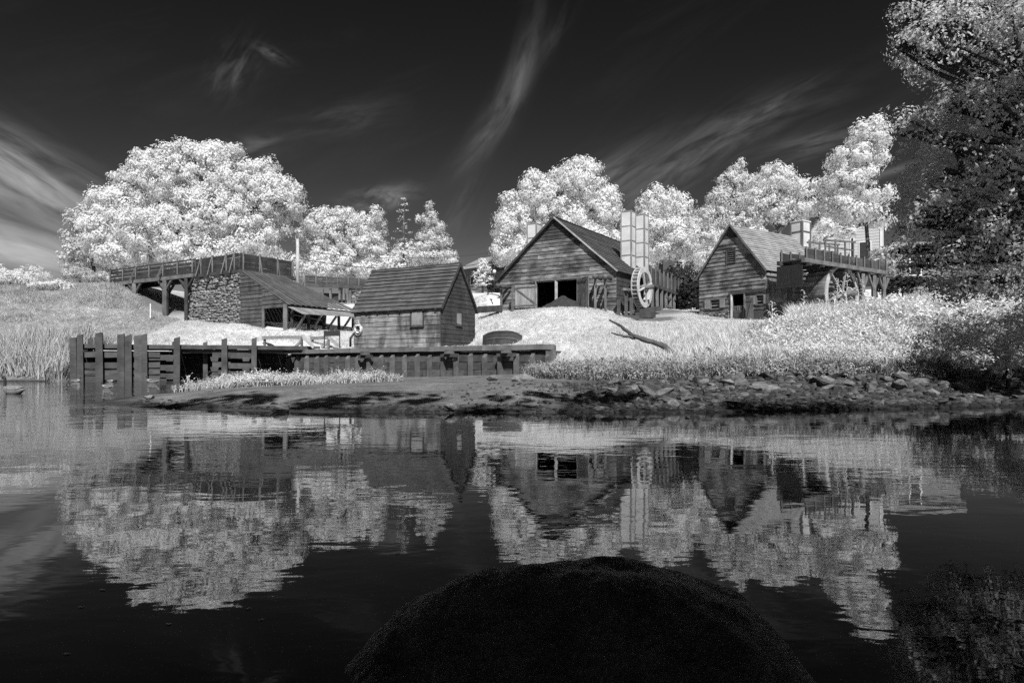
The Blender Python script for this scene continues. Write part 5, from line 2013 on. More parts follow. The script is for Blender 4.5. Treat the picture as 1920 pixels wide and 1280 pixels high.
def far_house():
    g0 = pt(860, 545, 96)
    root = empty('far_cottage', tuple(g0), 'low cottage with a pale roof and dark eave behind the hut', 'house')
    a, b = pt(862, 511, 96), pt(952, 500, 90)
    d = (b - a)
    d.z = 0
    Mf = frame((a.x, a.y, 0), d)
    Lh = d.length
    MB().box(0, Lh, 0, 6, 10, zat(511, 96)).build('wall', M['roughcast'], root, Mf)
    ze = zat(507, 95)
    V = [(-.6, -.8, ze), (Lh, -.8, ze), (Lh, 3, ze + 2.1), (1.2, 3, ze + 2.1), (-.6, -.8, ze - .5), (Lh, -.8, ze - .5), (Lh, 3, ze + 1.6), (1.2, 3, ze + 1.6)]
    mesh('roof', V, [(0, 1, 2, 3), (7, 6, 5, 4), (0, 4, 5, 1), (1, 5, 6, 2), (2, 6, 7, 3), (3, 7, 4, 0)], M['roof_grey'], root, Mf)
    MB().box(-.7, Lh + .1, -.95, -.82, ze - .75, ze + .05).build('eave', M['dark'], root, Mf)
    for x in (.9, 2.6):
        w = MB().box(x - .45, x + .45, -.06, .02, 12.3, 13.6).build('window', M['white'], root, Mf)
        MB().box(x - .38, x + .38, -.075, -.062, 12.37, 13.53).build('pane', M['dark'], w, Mf)


far_house()
kb = empty('stone_trough', tuple(pt(905, 585, 60)), 'low dark timber trough in the grass between hut and barn', 'trough')
timber('side', pt(897, 581, 60), pt(940, 578, 63), .2, .55, M['timber_dark'], kb)
timber('side', pt(900, 579, 61), pt(942, 577, 64), .2, .5, M['timber'], kb)
timber('end', pt(897, 581, 60), pt(900, 579, 61), .2, .5, M['timber_dark'], kb)


def far_bridge():
    root = empty('far_footbridge', tuple(pt(640, 560, 88)), 'distant railed footbridge between the shed and the hut roof', 'bridge')
    rng = random.Random(3)
    a, b = pt(572, 540, 86), pt(712, 536, 90)
    dz = Vector((0, 0, 1))
    a.z = b.z = zat(537, 88)
    timber('deck_beam', a, b, .4, .4, M['timber_dark'], root)
    for k, z in enumerate((.35, .68, 1.0)):
        for i in range(3):
            timber('rail_board', a.lerp(b, i / 3) + dz * z, a.lerp(b, (i + 1) / 3 - .004) + dz * z, .06, .29, M['barn_side'], root, rng=rng)
    for i in range(8):
        p = a.lerp(b, i / 7)
        timber('rail_post', p + Vector((0, -.1, -.2)), p + Vector((0, -.1, 1.35)), .14, .14, M['timber'], root, rng=rng)
    for px, D in ((605, 87), (620, 87.5), (637, 88), (645, 88), (652, 88), (657, 88.5)):
        timber('trestle_post', pt(px, 541, D), pt(px, 562, D), .26, .26, M['timber'], root, rng=rng)
    timber('brace_beam', pt(600, 558, 88.5), pt(650, 559, 88.5), .3, 1.2, M['timber_dark'], root)
    V, F = stone_field(np.random.default_rng(8), 0, 4.5, 8.5, zat(541, 89), .5, .34, .2)
    s = np_mesh('abutment_stones', V, F, M['stone'], root)
    s.matrix_basis = frame((pt(660, 0, 89).x, 89, 0), (1, .05, 0))
    s['kind'] = 'stuff'


far_bridge()


M['annex'] = plain('annex_clapboard', .17, .85, .08, 1.0)


def white_house():
    root = empty('white_house', tuple(pt(1650, 520, 84)), 'tall pale clapboard house behind the trees on the right', 'house')
    C = pt(1651, 520, 84)
    l = Vector((-.86, .51, 0)).normalized()
    r = Vector((.51, .86, 0)).normalized()
    Ml = frame((C + l * 11).to_tuple(), -l)
    O = C + l * 11
    zb = C.z - 1
    Z = lambda px, py: zat(py, (O - l * along(O, -l, px)).y) - C.z
    X = lambda px: along(O, -l, px)
    prof = [(X(1508), -1), (11, -1), (11, Z(1650, 372)), (X(1600), Z(1600, 340)), (X(1508), Z(1508, 438))]
    wall_core(root, Ml, prof, [], M['house'], .3, 'gable_wall')
    zc = -1
    while zc < Z(1600, 345):
        st = clip(clip(prof, 1, zc + .34, True), 1, zc, False)
        if len(st) >= 3:
            n = len(st)
            V = [(x, -(.02 + .03 * (zc + .34 - z) / .34), z) for x, z in st] + [(x, 0, z) for x, z in st]
            mesh('clapboard', V, [tuple(range(n)), tuple(reversed(range(n, 2 * n)))] + [((i + 1) % n, i, n + i, n + (i + 1) % n) for i in range(n)], M['house'], root, Ml)
        zc += .36
    Mr = frame(C.to_tuple(), r)
    wall_core(root, Mr, [(0, -1), (9, -1), (9, Z(1650, 372)), (0, Z(1650, 372))], [], M['white'], .3, 'side_wall')  # sunlit side: its brightness put into a paler paint than the gable
    MB().box(-.12, .12, -.12, .05, -1, Z(1650, 372)).build('corner_board', M['white'], root, Mr)
    p, q = Ml @ Vector((X(1490), -.6, Z(1490, 455))), Ml @ Vector((X(1600) + .1, -.6, Z(1600, 334)))
    timber('rake_board', p, q, .9, .3, M['dark'], root)
    p2 = Ml @ Vector((11.5, -.6, Z(1650, 366)))
    timber('rake_board', q, p2, .9, .3, M['dark'], root)
    V = [p, q, q + l.cross(UP) * 9 * -1, p + l.cross(UP) * 9 * -1]
    back = Vector((-l.y, l.x, 0))
    if back.y < 0: back = -back
    V = [p, q, q + back * 9, p + back * 9]
    mesh('roof', [v + UP * .2 for v in V] + [v for v in V], [(0, 1, 2, 3), (7, 6, 5, 4), (0, 4, 5, 1), (1, 5, 6, 2), (2, 6, 7, 3), (3, 7, 4, 0)], M['roof_grey'], root)
    for px0, px1, py0, py1 in ((1530, 1548, 470, 505), (1596, 1600, 440, 500), (1612, 1632, 455, 495)):
        x0, x1 = X(px0), X(px1)
        z0, z1 = Z(px0, py1), Z(px0, py0)
        f = MB().box(x0 - .12, x1 + .12, -.1, -.055, z0 - .12, z1 + .12).build('window', M['white'], root, Ml)
        MB().box(x0, x1, -.12, -.103, z0, z1).build('pane', M['dark'], f, Ml)
    # annex to the right
    an = empty('house_annex', tuple(pt(1730, 520, 76)), 'low grey annex with one window behind the overhanging tree', 'house')
    a = pt(1676, 516, 77)
    Ma = frame(a.to_tuple(), Vector((1, -.12, 0)))
    MB().box(0, 7, 0, 6, -1.5, 3.2).build('wall', M['annex'], an, Ma)
    for k in range(8):
        mesh('clapboard', *_box(-.02, 7.02, -.03 - .004 * (k % 2), -.002, -1.4 + k * .55, -1.4 + k * .55 + .53), M['annex'], an, Ma)
    w = MB().box(1.6, 2.9, -.12, -.04, -.1, 3.1).build('window', M['white'], an, Ma)
    MB().box(1.72, 2.78, -.14, -.122, .05, 1.45).build('pane', M['dark'], w, Ma)
    MB().box(1.72, 2.78, -.14, -.122, 1.55, 2.95).build('pane', M['dark'], w, Ma)
    MB().box(-.4, 7.4, -.5, 6.4, 3.2, 3.6).build('roof', M['roof_grey'], an, Ma)


white_house()

# ------------------------------------------------------------------ trees
tree('maple_tree', 'huge broad bright maple behind the furnace bridge', (pt(350, 520, 90).x, 92, 9.6), [
    L(385, 335, 92, 82, 66, 5.5), L(300, 345, 92, 70, 62, 5), L(455, 345, 92, 66, 52, 5), L(240, 400, 91, 62, 56, 5), L(505, 385, 93, 62, 62, 5), L(390, 410, 89, 90, 56, 5), L(290, 440, 88, 80, 50, 5),
    L(200, 440, 90, 50, 50, 4.5), L(470, 450, 90, 62, 48, 4.5), L(380, 478, 87, 80, 36, 4), L(410, 292, 92, 34, 34, 3), L(355, 292, 92, 28, 30, 3), L(275, 297, 92, 26, 28, 2.6), L(320, 292, 92, 22, 24, 2.5), L(500, 318, 93, 26, 28, 2.6),
    L(545, 368, 93, 30, 32, 3), L(190, 372, 92, 28, 26, 3), L(235, 480, 88, 50, 32, 4), L(440, 280, 92, 16, 18, 2), L(232, 335, 92, 22, 22, 2.3)],
    spacing=1.4, clump_r=.92, per=78, leaf=.32, seed=1, trunk_r=.55, mat='leaf')
tree('ash_tree', 'feathery grey tree at the left flank of the huge maple', (pt(165, 525, 93).x, 94, 10), [
    L(165, 440, 94, 42, 58, 4), L(150, 480, 93, 32, 40, 3.5), L(185, 405, 95, 26, 34, 3), L(205, 480, 92, 30, 36, 3)], spacing=1.0, clump_r=.7, per=26, leaf=.34, seed=2, mat='shrub', trunk_r=.3)
tree('locust_tree', 'airy bright tree right of the utility pole', (pt(640, 530, 102).x, 102, 10.3), [
    L(640, 440, 102, 60, 46, 5), L(600, 425, 102, 34, 32, 4), L(690, 430, 102, 34, 34, 4), L(650, 405, 102, 24, 22, 3), L(612, 405, 102, 16, 18, 2), L(590, 470, 101, 34, 34, 3.5), L(690, 470, 101, 40, 34, 4), L(640, 490, 100, 66, 26, 4), L(568, 440, 102, 16, 14, 2), L(705, 402, 102, 14, 18, 1.8)],
    spacing=1.2, clump_r=.78, per=46, leaf=.32, seed=3, mat='leaf2', gap=.08, trunk_r=.32)


def conifer(name, label, px, py_top, py_base, D, half, seed, dens=1.0, mat='needle', leaf=.3, whorl=.75, group=None, per=20, droop=.1):
    rng = np.random.default_rng(seed)
    pr = random.Random(seed)
    top, base = pt(px, py_top, D), pt(px, py_base, D)
    root = empty(name, tuple(base), label, 'tree', group)
    H = top.z - base.z
    mb = MB()
    mb.tube([base - UP * .5, base.lerp(top, .5), top], [H * .016 + .08, H * .011 + .04, .03], 8)
    P, Nn = [], []
    z = .16
    half_m = half * D / F_PX
    while z < 1.0:
        r = half_m * min(1.0, (1 - z) * 1.55 + .06) * (1 if z > .3 else .85)
        nb = max(4, int(6 * dens))
        for k in range(nb):
            a = pr.uniform(0, 2 * math.pi)
            rr = r * pr.uniform(.6, 1.12)
            s = base.lerp(top, z)
            e = s + Vector((math.cos(a) * rr, math.sin(a) * rr, rr * pr.uniform(-droop, .32)))
            limb(mb, s, e, .05 + .02 * (1 - z), .015, pr, -.05, 4, 4)
            m = max(2, int(rr / .55 * dens))
            for j in range(m):
                t = (j + 1) / m
                if t < .3: continue
                c = s.lerp(e, t) + Vector((pr.uniform(-.2, .2), pr.uniform(-.2, .2), pr.uniform(0, .2)))
                n = per
                u = unit(n, rng)
                u[:, 2] = np.abs(u[:, 2]) * .8 + u[:, 2] * .2
                P.append(np.array(c) + u * rng.uniform(.15, .5, n)[:, None] * (.55 + .3 * dens))
                q = u * .6 + np.array([math.cos(a) * .25, math.sin(a) * .25, .45]) + unit(n, rng) * .4
                Nn.append(q / np.linalg.norm(q, axis=1, keepdims=True))
        z += whorl / H * pr.uniform(.8, 1.25)
    V, F = leaf_mesh(np.concatenate(P), np.concatenate(Nn), leaf, rng, .4)
    np_mesh('crown', V, F, M[mat], root)
    mb.build('trunk', M['bark'], root, None, True)


conifer('larch_tree', 'thin sparse conifer with a see-through crown', 757, 368, 530, 99, 28, 5, .55, 'needle', .22, 1.0, per=9)
tree('pine_tree', 'bushy small pine standing alone left of the barn', (pt(812, 530, 97).x, 97, 10.2), [
    L(806, 390, 97, 10, 14, 1), L(808, 410, 97, 20, 15, 1.4), L(818, 425, 97, 20, 13, 1.4), L(800, 440, 97, 22, 14, 1.6), L(826, 450, 97, 26, 13, 1.8), L(800, 462, 97, 24, 13, 1.8), L(838, 476, 97, 20, 9, 1.5), L(808, 482, 97, 32, 13, 2), L(784, 412, 97, 8, 9, .8), L(845, 490, 97, 16, 8, 1.2)],
    spacing=.75, clump_r=.5, per=32, leaf=.28, seed=6, mat='needle', trunk_r=.2, fork=.6, aspect=.35)
tree('thicket_tree', 'low bright thicket below the small pine', (pt(800, 530, 101).x, 101, 10.2), [L(770, 480, 101, 40, 30, 3), L(820, 490, 101, 38, 24, 3), L(735, 500, 100, 36, 24, 3), L(690, 508, 99, 40, 20, 3), L(610, 505, 98, 44, 24, 3)],
     spacing=.95, clump_r=.7, per=24, leaf=.36, seed=7, mat='leaf2', trunk_r=.2, fork=.3)
tree('oak_tree', 'bright rounded tree rising behind the barn roof', (pt(1050, 520, 88).x, 90, 9.5), [
    L(1090, 350, 90, 54, 52, 5), L(1010, 375, 90, 48, 48, 5), L(1125, 400, 91, 44, 50, 4.5), L(965, 425, 89, 42, 50, 4.5), L(1050, 420, 88, 60, 50, 5), L(945, 470, 88, 26, 34, 3.5), L(1000, 345, 90, 24, 24, 2.5), L(1095, 315, 90, 28, 20, 2.4), L(1050, 340, 91, 26, 26, 3), L(1140, 370, 91, 24, 28, 2.8), L(960, 380, 90, 24, 22, 2.5), L(990, 480, 87, 44, 34, 4), L(1100, 460, 88, 50, 44, 4)],
    spacing=1.35, clump_r=.88, per=64, leaf=.32, seed=8, trunk_r=.45)
conifer('juniper_shrub', 'pointed pale evergreen shrub between hut and barn', 905, 490, 548, 84, 20, 9, 1.3, 'leaf2', .3, .45, per=16, droop=0)
tree('birch_tree', 'bright tree just right of the twin chimneys', (pt(1245, 520, 84).x, 86, 9.5), [
    L(1235, 385, 86, 38, 38, 4), L(1270, 395, 86, 26, 36, 3.2), L(1215, 430, 85, 26, 34, 3), L(1250, 440, 84, 46, 36, 4), L(1280, 460, 83, 40, 30, 3.5), L(1230, 470, 83, 30, 24, 3), L(1205, 395, 86, 18, 22, 2)],
    spacing=1.25, clump_r=.82, per=56, leaf=.32, seed=10, trunk_r=.3)
tree('pine_tree', 'tall broad pine peaking behind the left edge of the mill', (pt(1375, 520, 82).x, 82, 9.5), [
    L(1382, 318, 82, 18, 22, 1.6), L(1372, 345, 82, 32, 26, 2.4), L(1398, 350, 82, 28, 24, 2.2), L(1355, 378, 82, 36, 28, 2.8), L(1400, 385, 82, 38, 28, 2.8), L(1335, 412, 82, 40, 30, 3), L(1385, 420, 81, 46, 32, 3), L(1320, 448, 81, 40, 28, 3), L(1365, 458, 80, 46, 30, 3), L(1300, 430, 82, 24, 24, 2), L(1340, 485, 80, 50, 26, 3)],
    spacing=.85, clump_r=.55, per=36, leaf=.30, seed=11, mat='needle', trunk_r=.3, fork=.5, aspect=.35)
tree('elm_tree', 'bright loose tree behind the mill roof, right of the pine', (pt(1465, 500, 80).x, 80, 10), [
    L(1450, 345, 80, 44, 40, 4), L(1500, 365, 80, 34, 32, 3.5), L(1425, 390, 80, 46, 44, 4), L(1480, 400, 79, 44, 26, 3.5), L(1440, 325, 80, 22, 18, 2), L(1510, 395, 79, 24, 22, 2.5), L(1390, 440, 79, 40, 36, 3.5)],
    spacing=1.2, clump_r=.78, per=46, leaf=.30, seed=12, mat='leaf2', trunk_r=.3, fork=.5, gap=.06)
tree('poplar_tree', 'tall bright two-lobed tree above the high flume', (pt(1640, 520, 70).x, 70, 8.5), [
    L(1625, 260, 70, 38, 36, 3.2), L(1590, 300, 70, 38, 34, 3), L(1575, 345, 70, 42, 36, 3.2), L(1640, 300, 70, 26, 22, 2.2), L(1610, 335, 70, 30, 30, 2.6), L(1640, 372, 69, 38, 26, 2.6), L(1562, 385, 70, 30, 24, 2.6), L(1600, 400, 69, 36, 24, 2.6), L(1650, 410, 69, 26, 22, 2.2), L(1640, 240, 70, 20, 18, 1.8), L(1548, 425, 69, 20, 16, 1.6), L(1585, 438, 69, 22, 12, 1.5), L(1535, 450, 69, 14, 12, 1.2)],
    spacing=1.1, clump_r=.74, per=56, leaf=.28, seed=13, trunk_r=.22, fork=.42)
tree('sumac_shrub', 'leafy light shrub below the tall two-lobed tree', (pt(1660, 500, 66).x, 66, 8.2), [L(1655, 480, 66, 24, 20, 1.6), L(1630, 500, 66, 20, 16, 1.5), L(1680, 500, 65, 22, 20, 1.6)],
     spacing=.7, clump_r=.5, per=24, leaf=.26, seed=14, mat='shrub', trunk_r=.12, fork=.3)
# dense woods closing the view far behind: two tree rows told apart by kind
for i, (px, py, D, rx, rz, lab) in enumerate([
        (1180, 470, 105, 46, 60, 'dim tree filling the gap behind the twin chimneys'), (1330, 470, 100, 60, 60, 'shaded tree low behind the mill gable'), (545, 505, 112, 40, 30, 'low distant tree left of the utility pole foot'),
        (470, 500, 105, 60, 34, 'low distant tree behind the furnace parapet'), (1290, 520, 86, 50, 34, 'dark shaded tree behind the plank flume')]):
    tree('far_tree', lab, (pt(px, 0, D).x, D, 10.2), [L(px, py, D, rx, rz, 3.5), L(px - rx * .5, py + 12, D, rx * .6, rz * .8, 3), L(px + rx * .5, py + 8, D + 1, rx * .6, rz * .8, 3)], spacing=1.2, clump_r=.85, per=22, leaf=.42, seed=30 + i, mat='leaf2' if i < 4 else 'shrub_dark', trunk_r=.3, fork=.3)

# bushes on the crest of the left hill
for i, (px, py, D, rx, rz, lab, mt) in enumerate([
        (20, 522, 74, 48, 18, 'feathery bright bush at the far left of the hill crest', 'leaf2'), (62, 514, 76, 30, 16, 'rounded bright bush second from the left on the hill crest', 'leaf2'),
        (100, 535, 73, 40, 12, 'low bright bush spilling over the hill crest', 'leaf2'), (150, 515, 80, 30, 16, 'greyish bush on the hill crest below the big maple', 'shrub'),
        (200, 520, 82, 24, 12, 'small bush beside the bridge end on the hill', 'shrub'), (-30, 512, 76, 40, 24, 'tall bush cut by the left picture edge on the hill', 'leaf2')]):
    p = pt(px, py, D)
    tree('hill_bush', lab, (p.x, D, gz(p.x, D)), [L(px, py, D, rx, rz, 1.6), L(px - rx * .5, py + 5, D, rx * .6, rz * .8, 1.3), L(px + rx * .5, py + 5, D, rx * .6, rz * .8, 1.3)],
         spacing=.6, clump_r=.45, per=26, leaf=.26, seed=50 + i, mat=mt, trunk_r=.08, fork=.1, cat='bush', group='bushes on the hill crest', aspect=.35)

# ---- the near tree hanging over the right bank
near_lobes = [L(1800, 60, 10.55, 110, 70, 1.20), L(1740, 90, 10.55, 55, 70, 0.72), L(1890, 110, 10.26, 100, 90, 1.20), L(1850, 230, 10.26, 100, 80, 1.12), L(1780, 190, 10.43, 55, 46, 0.72),
              L(1770, 320, 10.43, 75, 80, 0.96), L(1880, 350, 10.08, 100, 80, 1.12), L(1720, 400, 10.55, 46, 66, 0.80), L(1800, 440, 10.26, 80, 70, 0.96), L(1900, 470, 9.96, 90, 70, 1.04), L(1740, 490, 10.26, 56, 30, 0.72),
              L(1840, 535, 9.96, 90, 40, 0.88), L(1990, 250, 10.26, 120, 200, 1.52), L(1990, 470, 9.96, 100, 110, 1.28), L(1700, 20, 10.84, 34, 30, 0.48), L(1690, 250, 10.66, 22, 60, 0.48), L(1930, 20, 10.55, 110, 60, 1.28), L(2080, 120, 10.55, 130, 200, 1.76), L(1685, 470, 10.43, 32, 18, 0.48), L(1690, 80, 10.72, 24, 22, 0.40)]
tree('overhanging_tree', 'dark near tree hanging over the right bank', (13.2, 8.4, .4), near_lobes, spacing=.30, clump_r=.24, per=36, leaf=.056, seed=60, mat='leaf_near', bark='bark_mid', trunk_r=.34, inner=.5, fork=.36, twigs=8, limb_r=.12, aspect=.55, gap=.15, soft=False)

# ---- trees on the near bank, behind the camera, whose shade falls on the foreground
tree('bank_tree', 'leafy tree on the near bank behind the viewer', (4.5, -8, 1.2), [((5.5, -8, 12.0), (5.5, 5, 3.6)), ((0.5, -9.5, 11.0), (4.5, 4.5, 3.4)), ((9, -9, 12), (4.5, 4.5, 4)), ((-3.5, -8, 12), (3.5, 3, 2.5)), ((2.5, -8, 13.5), (4, 4, 1.6)), ((3.5, -6.0, 13), (3, 2, 1.4))],
     spacing=1.25, clump_r=.95, per=26, leaf=.6, seed=70, trunk_r=.4, mat='leaf_near', inner=.9)
tree('bank_tree', 'second leafy tree on the near bank to the right of the viewer', (19, 2, 1.2), [((8.6, -.9, 15), (2.2, 2.3, 1.5)), ((11.5, -1.2, 15), (2.4, 2.3, 1.6)), ((14.5, 0, 16), (2.4, 2.4, 2))],
     spacing=1.25, clump_r=.9, per=22, leaf=.5, seed=71, trunk_r=.4, mat='leaf_near', gap=.45)
tree('bank_tree', 'thin tall tree on the near bank whose top dapples the sand bar', (1.5, -6, 1.2), [((4.5, .8, 18), (2.6, 1.1, 1)), ((-1, 1.0, 18), (3, 1.1, 1)), ((-5, 1.3, 18), (2.6, 1, .9)), ((2, -1, 17), (1.5, 1.5, 1))],
     spacing=1.1, clump_r=.7, per=20, leaf=.45, seed=72, trunk_r=.3, mat='leaf_near', gap=.35)
tree('bank_tree', 'dense unseen tree far to the right of the viewer, added to shade the right bank', (20, 4, 1), [((16.2, 8.2, 15), (2.0, 2.4, 1.5)), ((18.8, 8.5, 15), (2.8, 3, 2)), ((20, 6, 16), (2.5, 2.5, 2))],
     spacing=1.2, clump_r=.9, per=24, leaf=.5, seed=73, trunk_r=.35, mat='leaf_near', gap=.1)  # unseen crown added to shade the shrubs on the right bank

# ------------------------------------------------------------------ shrubs on the right bank
for i, (px, py, D, rx, rz, mt, lab) in enumerate([
        (1830, 610, 22, 90, 36, 'shrub', 'hazy grey shrub under the overhanging tree'), (1760, 640, 22, 60, 34, 'shrub', 'loose grey shrub left of the dark hollow on the right bank'), (1890, 630, 20, 60, 40, 'shrub', 'leafy shrub at the right picture edge above the stones'),
        (1700, 590, 34, 60, 24, 'shrub', 'soft grey shrub at the foot of the arched flume posts'), (1750, 555, 40, 50, 22, 'leaf_near', 'sunlit shrub in front of the near-black leaf mass'), (1850, 665, 19.5, 60, 20, 'shrub', 'low shrub in the hollow above the stones'), (1960, 600, 22, 60, 60, 'shrub', 'tall shrub beyond the right picture edge')]):
    p = pt(px, py, D)
    tree('bank_shrub', lab, (p.x, D, gz(p.x, D)), [L(px, py, D, rx, rz, 1.0), L(px - rx * .5, py + 10, D - .3, rx * .6, rz * .8, .9), L(px + rx * .5, py + 8, D + .3, rx * .6, rz * .8, .9), L(px, py + rz * .8, D, rx * .9, rz * .5, .8)],
         spacing=.32, clump_r=.24, per=15, leaf=.11, seed=80 + i, mat=mt, bark='bark_dark', trunk_r=.05, fork=.05, cat='shrub', group='shrubs on the right bank', aspect=.4)
# near-black leaf mass added for the shaded wall below the white house
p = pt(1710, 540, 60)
tree('shade_mass', 'near-black leaf mass standing for the shaded wall below the annex window', (p.x, 60, gz(p.x, 60)), [L(1690, 538, 60, 50, 22, 1.2), L(1740, 536, 60, 46, 20, 1.2), L(1790, 540, 60, 40, 22, 1.2), L(1840, 540, 59, 50, 22, 1.2)],
     spacing=.6, clump_r=.5, per=22, leaf=.26, seed=95, mat='hedge', bark='bark_dark', trunk_r=.08, fork=.1, cat='hedge') if M.setdefault('hedge', leafy('hedge_and_shade_leaf', .03, .1)) else None  # near-black leaf: shade in the colour, shared with the dark yard hedge
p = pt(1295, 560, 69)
tree('shade_filler', 'near-black leaf mass added as shade between the plank flume and the mill', (p.x, 69, gz(p.x, 69)), [L(1290, 555, 69, 26, 34, 1.5), L(1312, 560, 70, 24, 34, 1.5), L(1270, 560, 71, 22, 30, 1.5)], spacing=.7, clump_r=.55, per=24, leaf=.3, seed=97, mat='hedge', bark='bark_dark', trunk_r=.1, fork=.1, cat='thicket')  # leaf mass added here, its near-black colour stands for shade
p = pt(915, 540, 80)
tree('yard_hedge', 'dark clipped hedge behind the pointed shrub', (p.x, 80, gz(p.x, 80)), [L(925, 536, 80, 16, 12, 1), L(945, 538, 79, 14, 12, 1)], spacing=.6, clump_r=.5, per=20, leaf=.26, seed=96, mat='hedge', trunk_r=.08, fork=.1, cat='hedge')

# ------------------------------------------------------------------ grass, reeds and weeds (beyond counting)
g_lawn = [tuft_obj('lawn_tuft_%d' % i, 16, .22, .22, .022, .6, M['grass'], i) for i in range(4)]
g_rough = [tuft_obj('rough_tuft_%d' % i, 18, .45, .22, .028, .7, M['grass_rough'], 10 + i) for i in range(4)]
g_reed = [tuft_obj('reed_tuft_%d' % i, 12, 1.2, .2, .04, .45, M['reed'], 20 + i, lean=.2) for i in range(4)]
g_reed_l = [tuft_obj('grey_reed_tuft_%d' % i, 13, 1.2, .22, .035, .35, M['reed_grey'], 25 + i, lean=.2) for i in range(4)]
g_plume = [tuft_obj('plume_tuft_%d' % i, 11, 1.25, .22, .028, .7, M['reed'], 70 + i, leafy_stem=3, lean=.25) for i in range(4)]
g_weed = [tuft_obj('weed_tuft_%d' % i, 8, .9, .2, .02, .5, M['reed'], 30 + i, leafy_stem=9) for i in range(4)]
g_weed_d = [tuft_obj('dull_weed_tuft_%d' % i, 7, .55, .18, .02, .5, M['reed_dry'], 40 + i, leafy_stem=6) for i in range(3)]
g_seed = [tuft_obj('seedling_%d' % i, 3, .34, .06, .015, .3, M['seedling'], 50 + i, leafy_stem=8) for i in range(4)]

hutq = [tuple((hut_g.p(a, b, 0)).xy) for a, b in ((-.1, -.1), (hut_g.W, -.1), (hut_g.W, hut_g.L), (-.1, hut_g.L))]
forgeq = [tuple(fg.p(a, b, 0).xy) for a, b in ((0, 0), (fg.W, 0), (fg.W, fg.L), (0, fg.L))]
millq = [tuple(mg.p(a, b, 0).xy) for a, b in ((0, 0), (mg.W, 0), (mg.W, mg.L), (0, mg.L))]
shedq = [(-20, 60), (-15.6, 66.7), (-22, 70), (-34, 72), (-32.2, 67.9)]
pitq = [(9.5, 52.5), (12.2, 53), (15.5, 60), (17, 66), (10.5, 62), (9.0, 57.5)]
pathq = [(16.2, 46.6), (18.2, 46.9), (18.6, 50), (16.6, 50)]
wharfq = [tuple((B0 + BU * a - BN * b).xy) for a, b in ((-.5, -1), (26, -1), (26, 2.0), (-.5, 2.0))]
pierq = [tuple((P0 + PU * a + Vector((-PU.y, PU.x, 0)) * b).xy) for a, b in ((-.3, -2), (15, -2), (15, 3.3), (-.3, 3.3))]
avoid = [hutq, forgeq, millq, shedq, pitq, pathq, wharfq, pierq]
lawn = spread([(-31, 53), (-20, 57), (-4, 46), (3, 43), (14, 44), (22, 48), (24, 55), (26, 62), (16, 68), (6, 66), (-2, 66), (-3, 80), (-12, 80), (-14, 68), (-20, 60), (-33, 69)], 52000, 1, avoid, zmin=1.2)
edge = spread([tuple((B0 + BU * a - BN * b).xy) for a, b in ((0, .3), (25.5, .3), (25.5, 2.3), (0, 2.3))], 3600, 19, [hutq])
edge[:, 2] = np.maximum(edge[:, 2], WHARF_Z - .03)
lawn = np.concatenate([lawn, edge])
scatter('lawn_grass', 'pale mown lawn grass rising behind the wharf up to the barn', 'grass', lawn, np.concatenate([np.full(len(lawn) - len(edge), .78), np.full(len(edge), .55)]), g_lawn, 1, tilt=.2)
hillp = spread([(-75, 50), (-32, 50), (-31, 56), (-33, 68), (-37, 70), (-43, 75), (-75, 78)], 42000, 2, [shedq, pierq], zmin=.3)
scatter('hill_grass', 'rough grey grass covering the slope on the left', 'grass', hillp, np.where(vnoise(hillp[:, 0], hillp[:, 1], 3.0, 4) > .15, 1.15, .62), g_rough, 2, tilt=.25)
lr = spread([(-75, 48.2), (-32.2, 48.6), (-31.8, 54.5), (-75, 55.5)], 5200, 3, [pierq], zmin=-.15)
scatter('left_reeds', 'tall pale reeds at the water edge left of the pier', 'reeds', lr, 1.4, g_reed_l, 3, zscale=1.1)
mr = spread([(2.9, 41), (1.5, 36.5), (4, 28), (6, 24.5), (9.5, 24), (13, 32), (14.5, 42), (8, 46), (4, 44.5)], 9500, 4, [wharfq], zmin=.55)
scatter('reed_bed', 'bright reed bed between the wharf end and the forked branch', 'reeds', mr, np.clip(.3 + (mr[:, 0] - 2.5) * .03 + (36 - mr[:, 1]) * .02, .3, .62), g_reed, 4)
mw = spread([(1.0, 34), (0.5, 25), (3, 22), (8, 21.2), (14, 21.2), (20, 22), (21, 25), (12, 26), (7, 26), (4, 30)], 5200, 5, [wharfq], clumpy=.28, zmin=.4)
scatter('bank_weeds', 'dull weeds and dry stalks along the top of the stones', 'weeds', mw, .95, g_weed_d, 5, tilt=.25)
tw = spread([(8.6, 25), (11, 23.5), (15, 23), (19, 23.5), (21, 28), (21, 40), (17.5, 42), (13.2, 37)], 10500, 6, zmin=.6)
scatter('bright_weeds', 'tall bright weeds and grasses below the mill', 'weeds', tw, np.clip(.55 + (tw[:, 1] - 24) * .055, .55, .9), g_weed, 6, tilt=.2)
tg = spread([(15.5, 38), (19, 34), (25, 36), (28, 46), (22, 49), (19.2, 47)], 5200, 7, [pathq], zmin=.6)
scatter('tall_grass', 'tall feathery grass in front of the mill door', 'grass', tg, np.where(tg[:, 0] > 17.5, 1.0, .75), g_reed, 7)
rw = spread([(19, 22), (30, 22), (40, 30), (40, 48), (24, 48), (21, 36)], 7000, 8, zmin=.5)
scatter('shaded_weeds', 'weeds in the shade under the overhanging tree', 'weeds', rw, 1.15, g_weed, 8, tilt=.25)
sb = np.concatenate([spread([(-13.2, 26.4), (-12.6, 29), (-8.5, 30.5), (-4.6, 31), (-4.8, 29), (-8.5, 26.6), (-11.5, 25.2)], 1500, 9, clumpy=.2), spread([(-12.8, 26.6), (-8.6, 30), (-8.7, 26.8), (-11, 25.4)], 700, 11)])
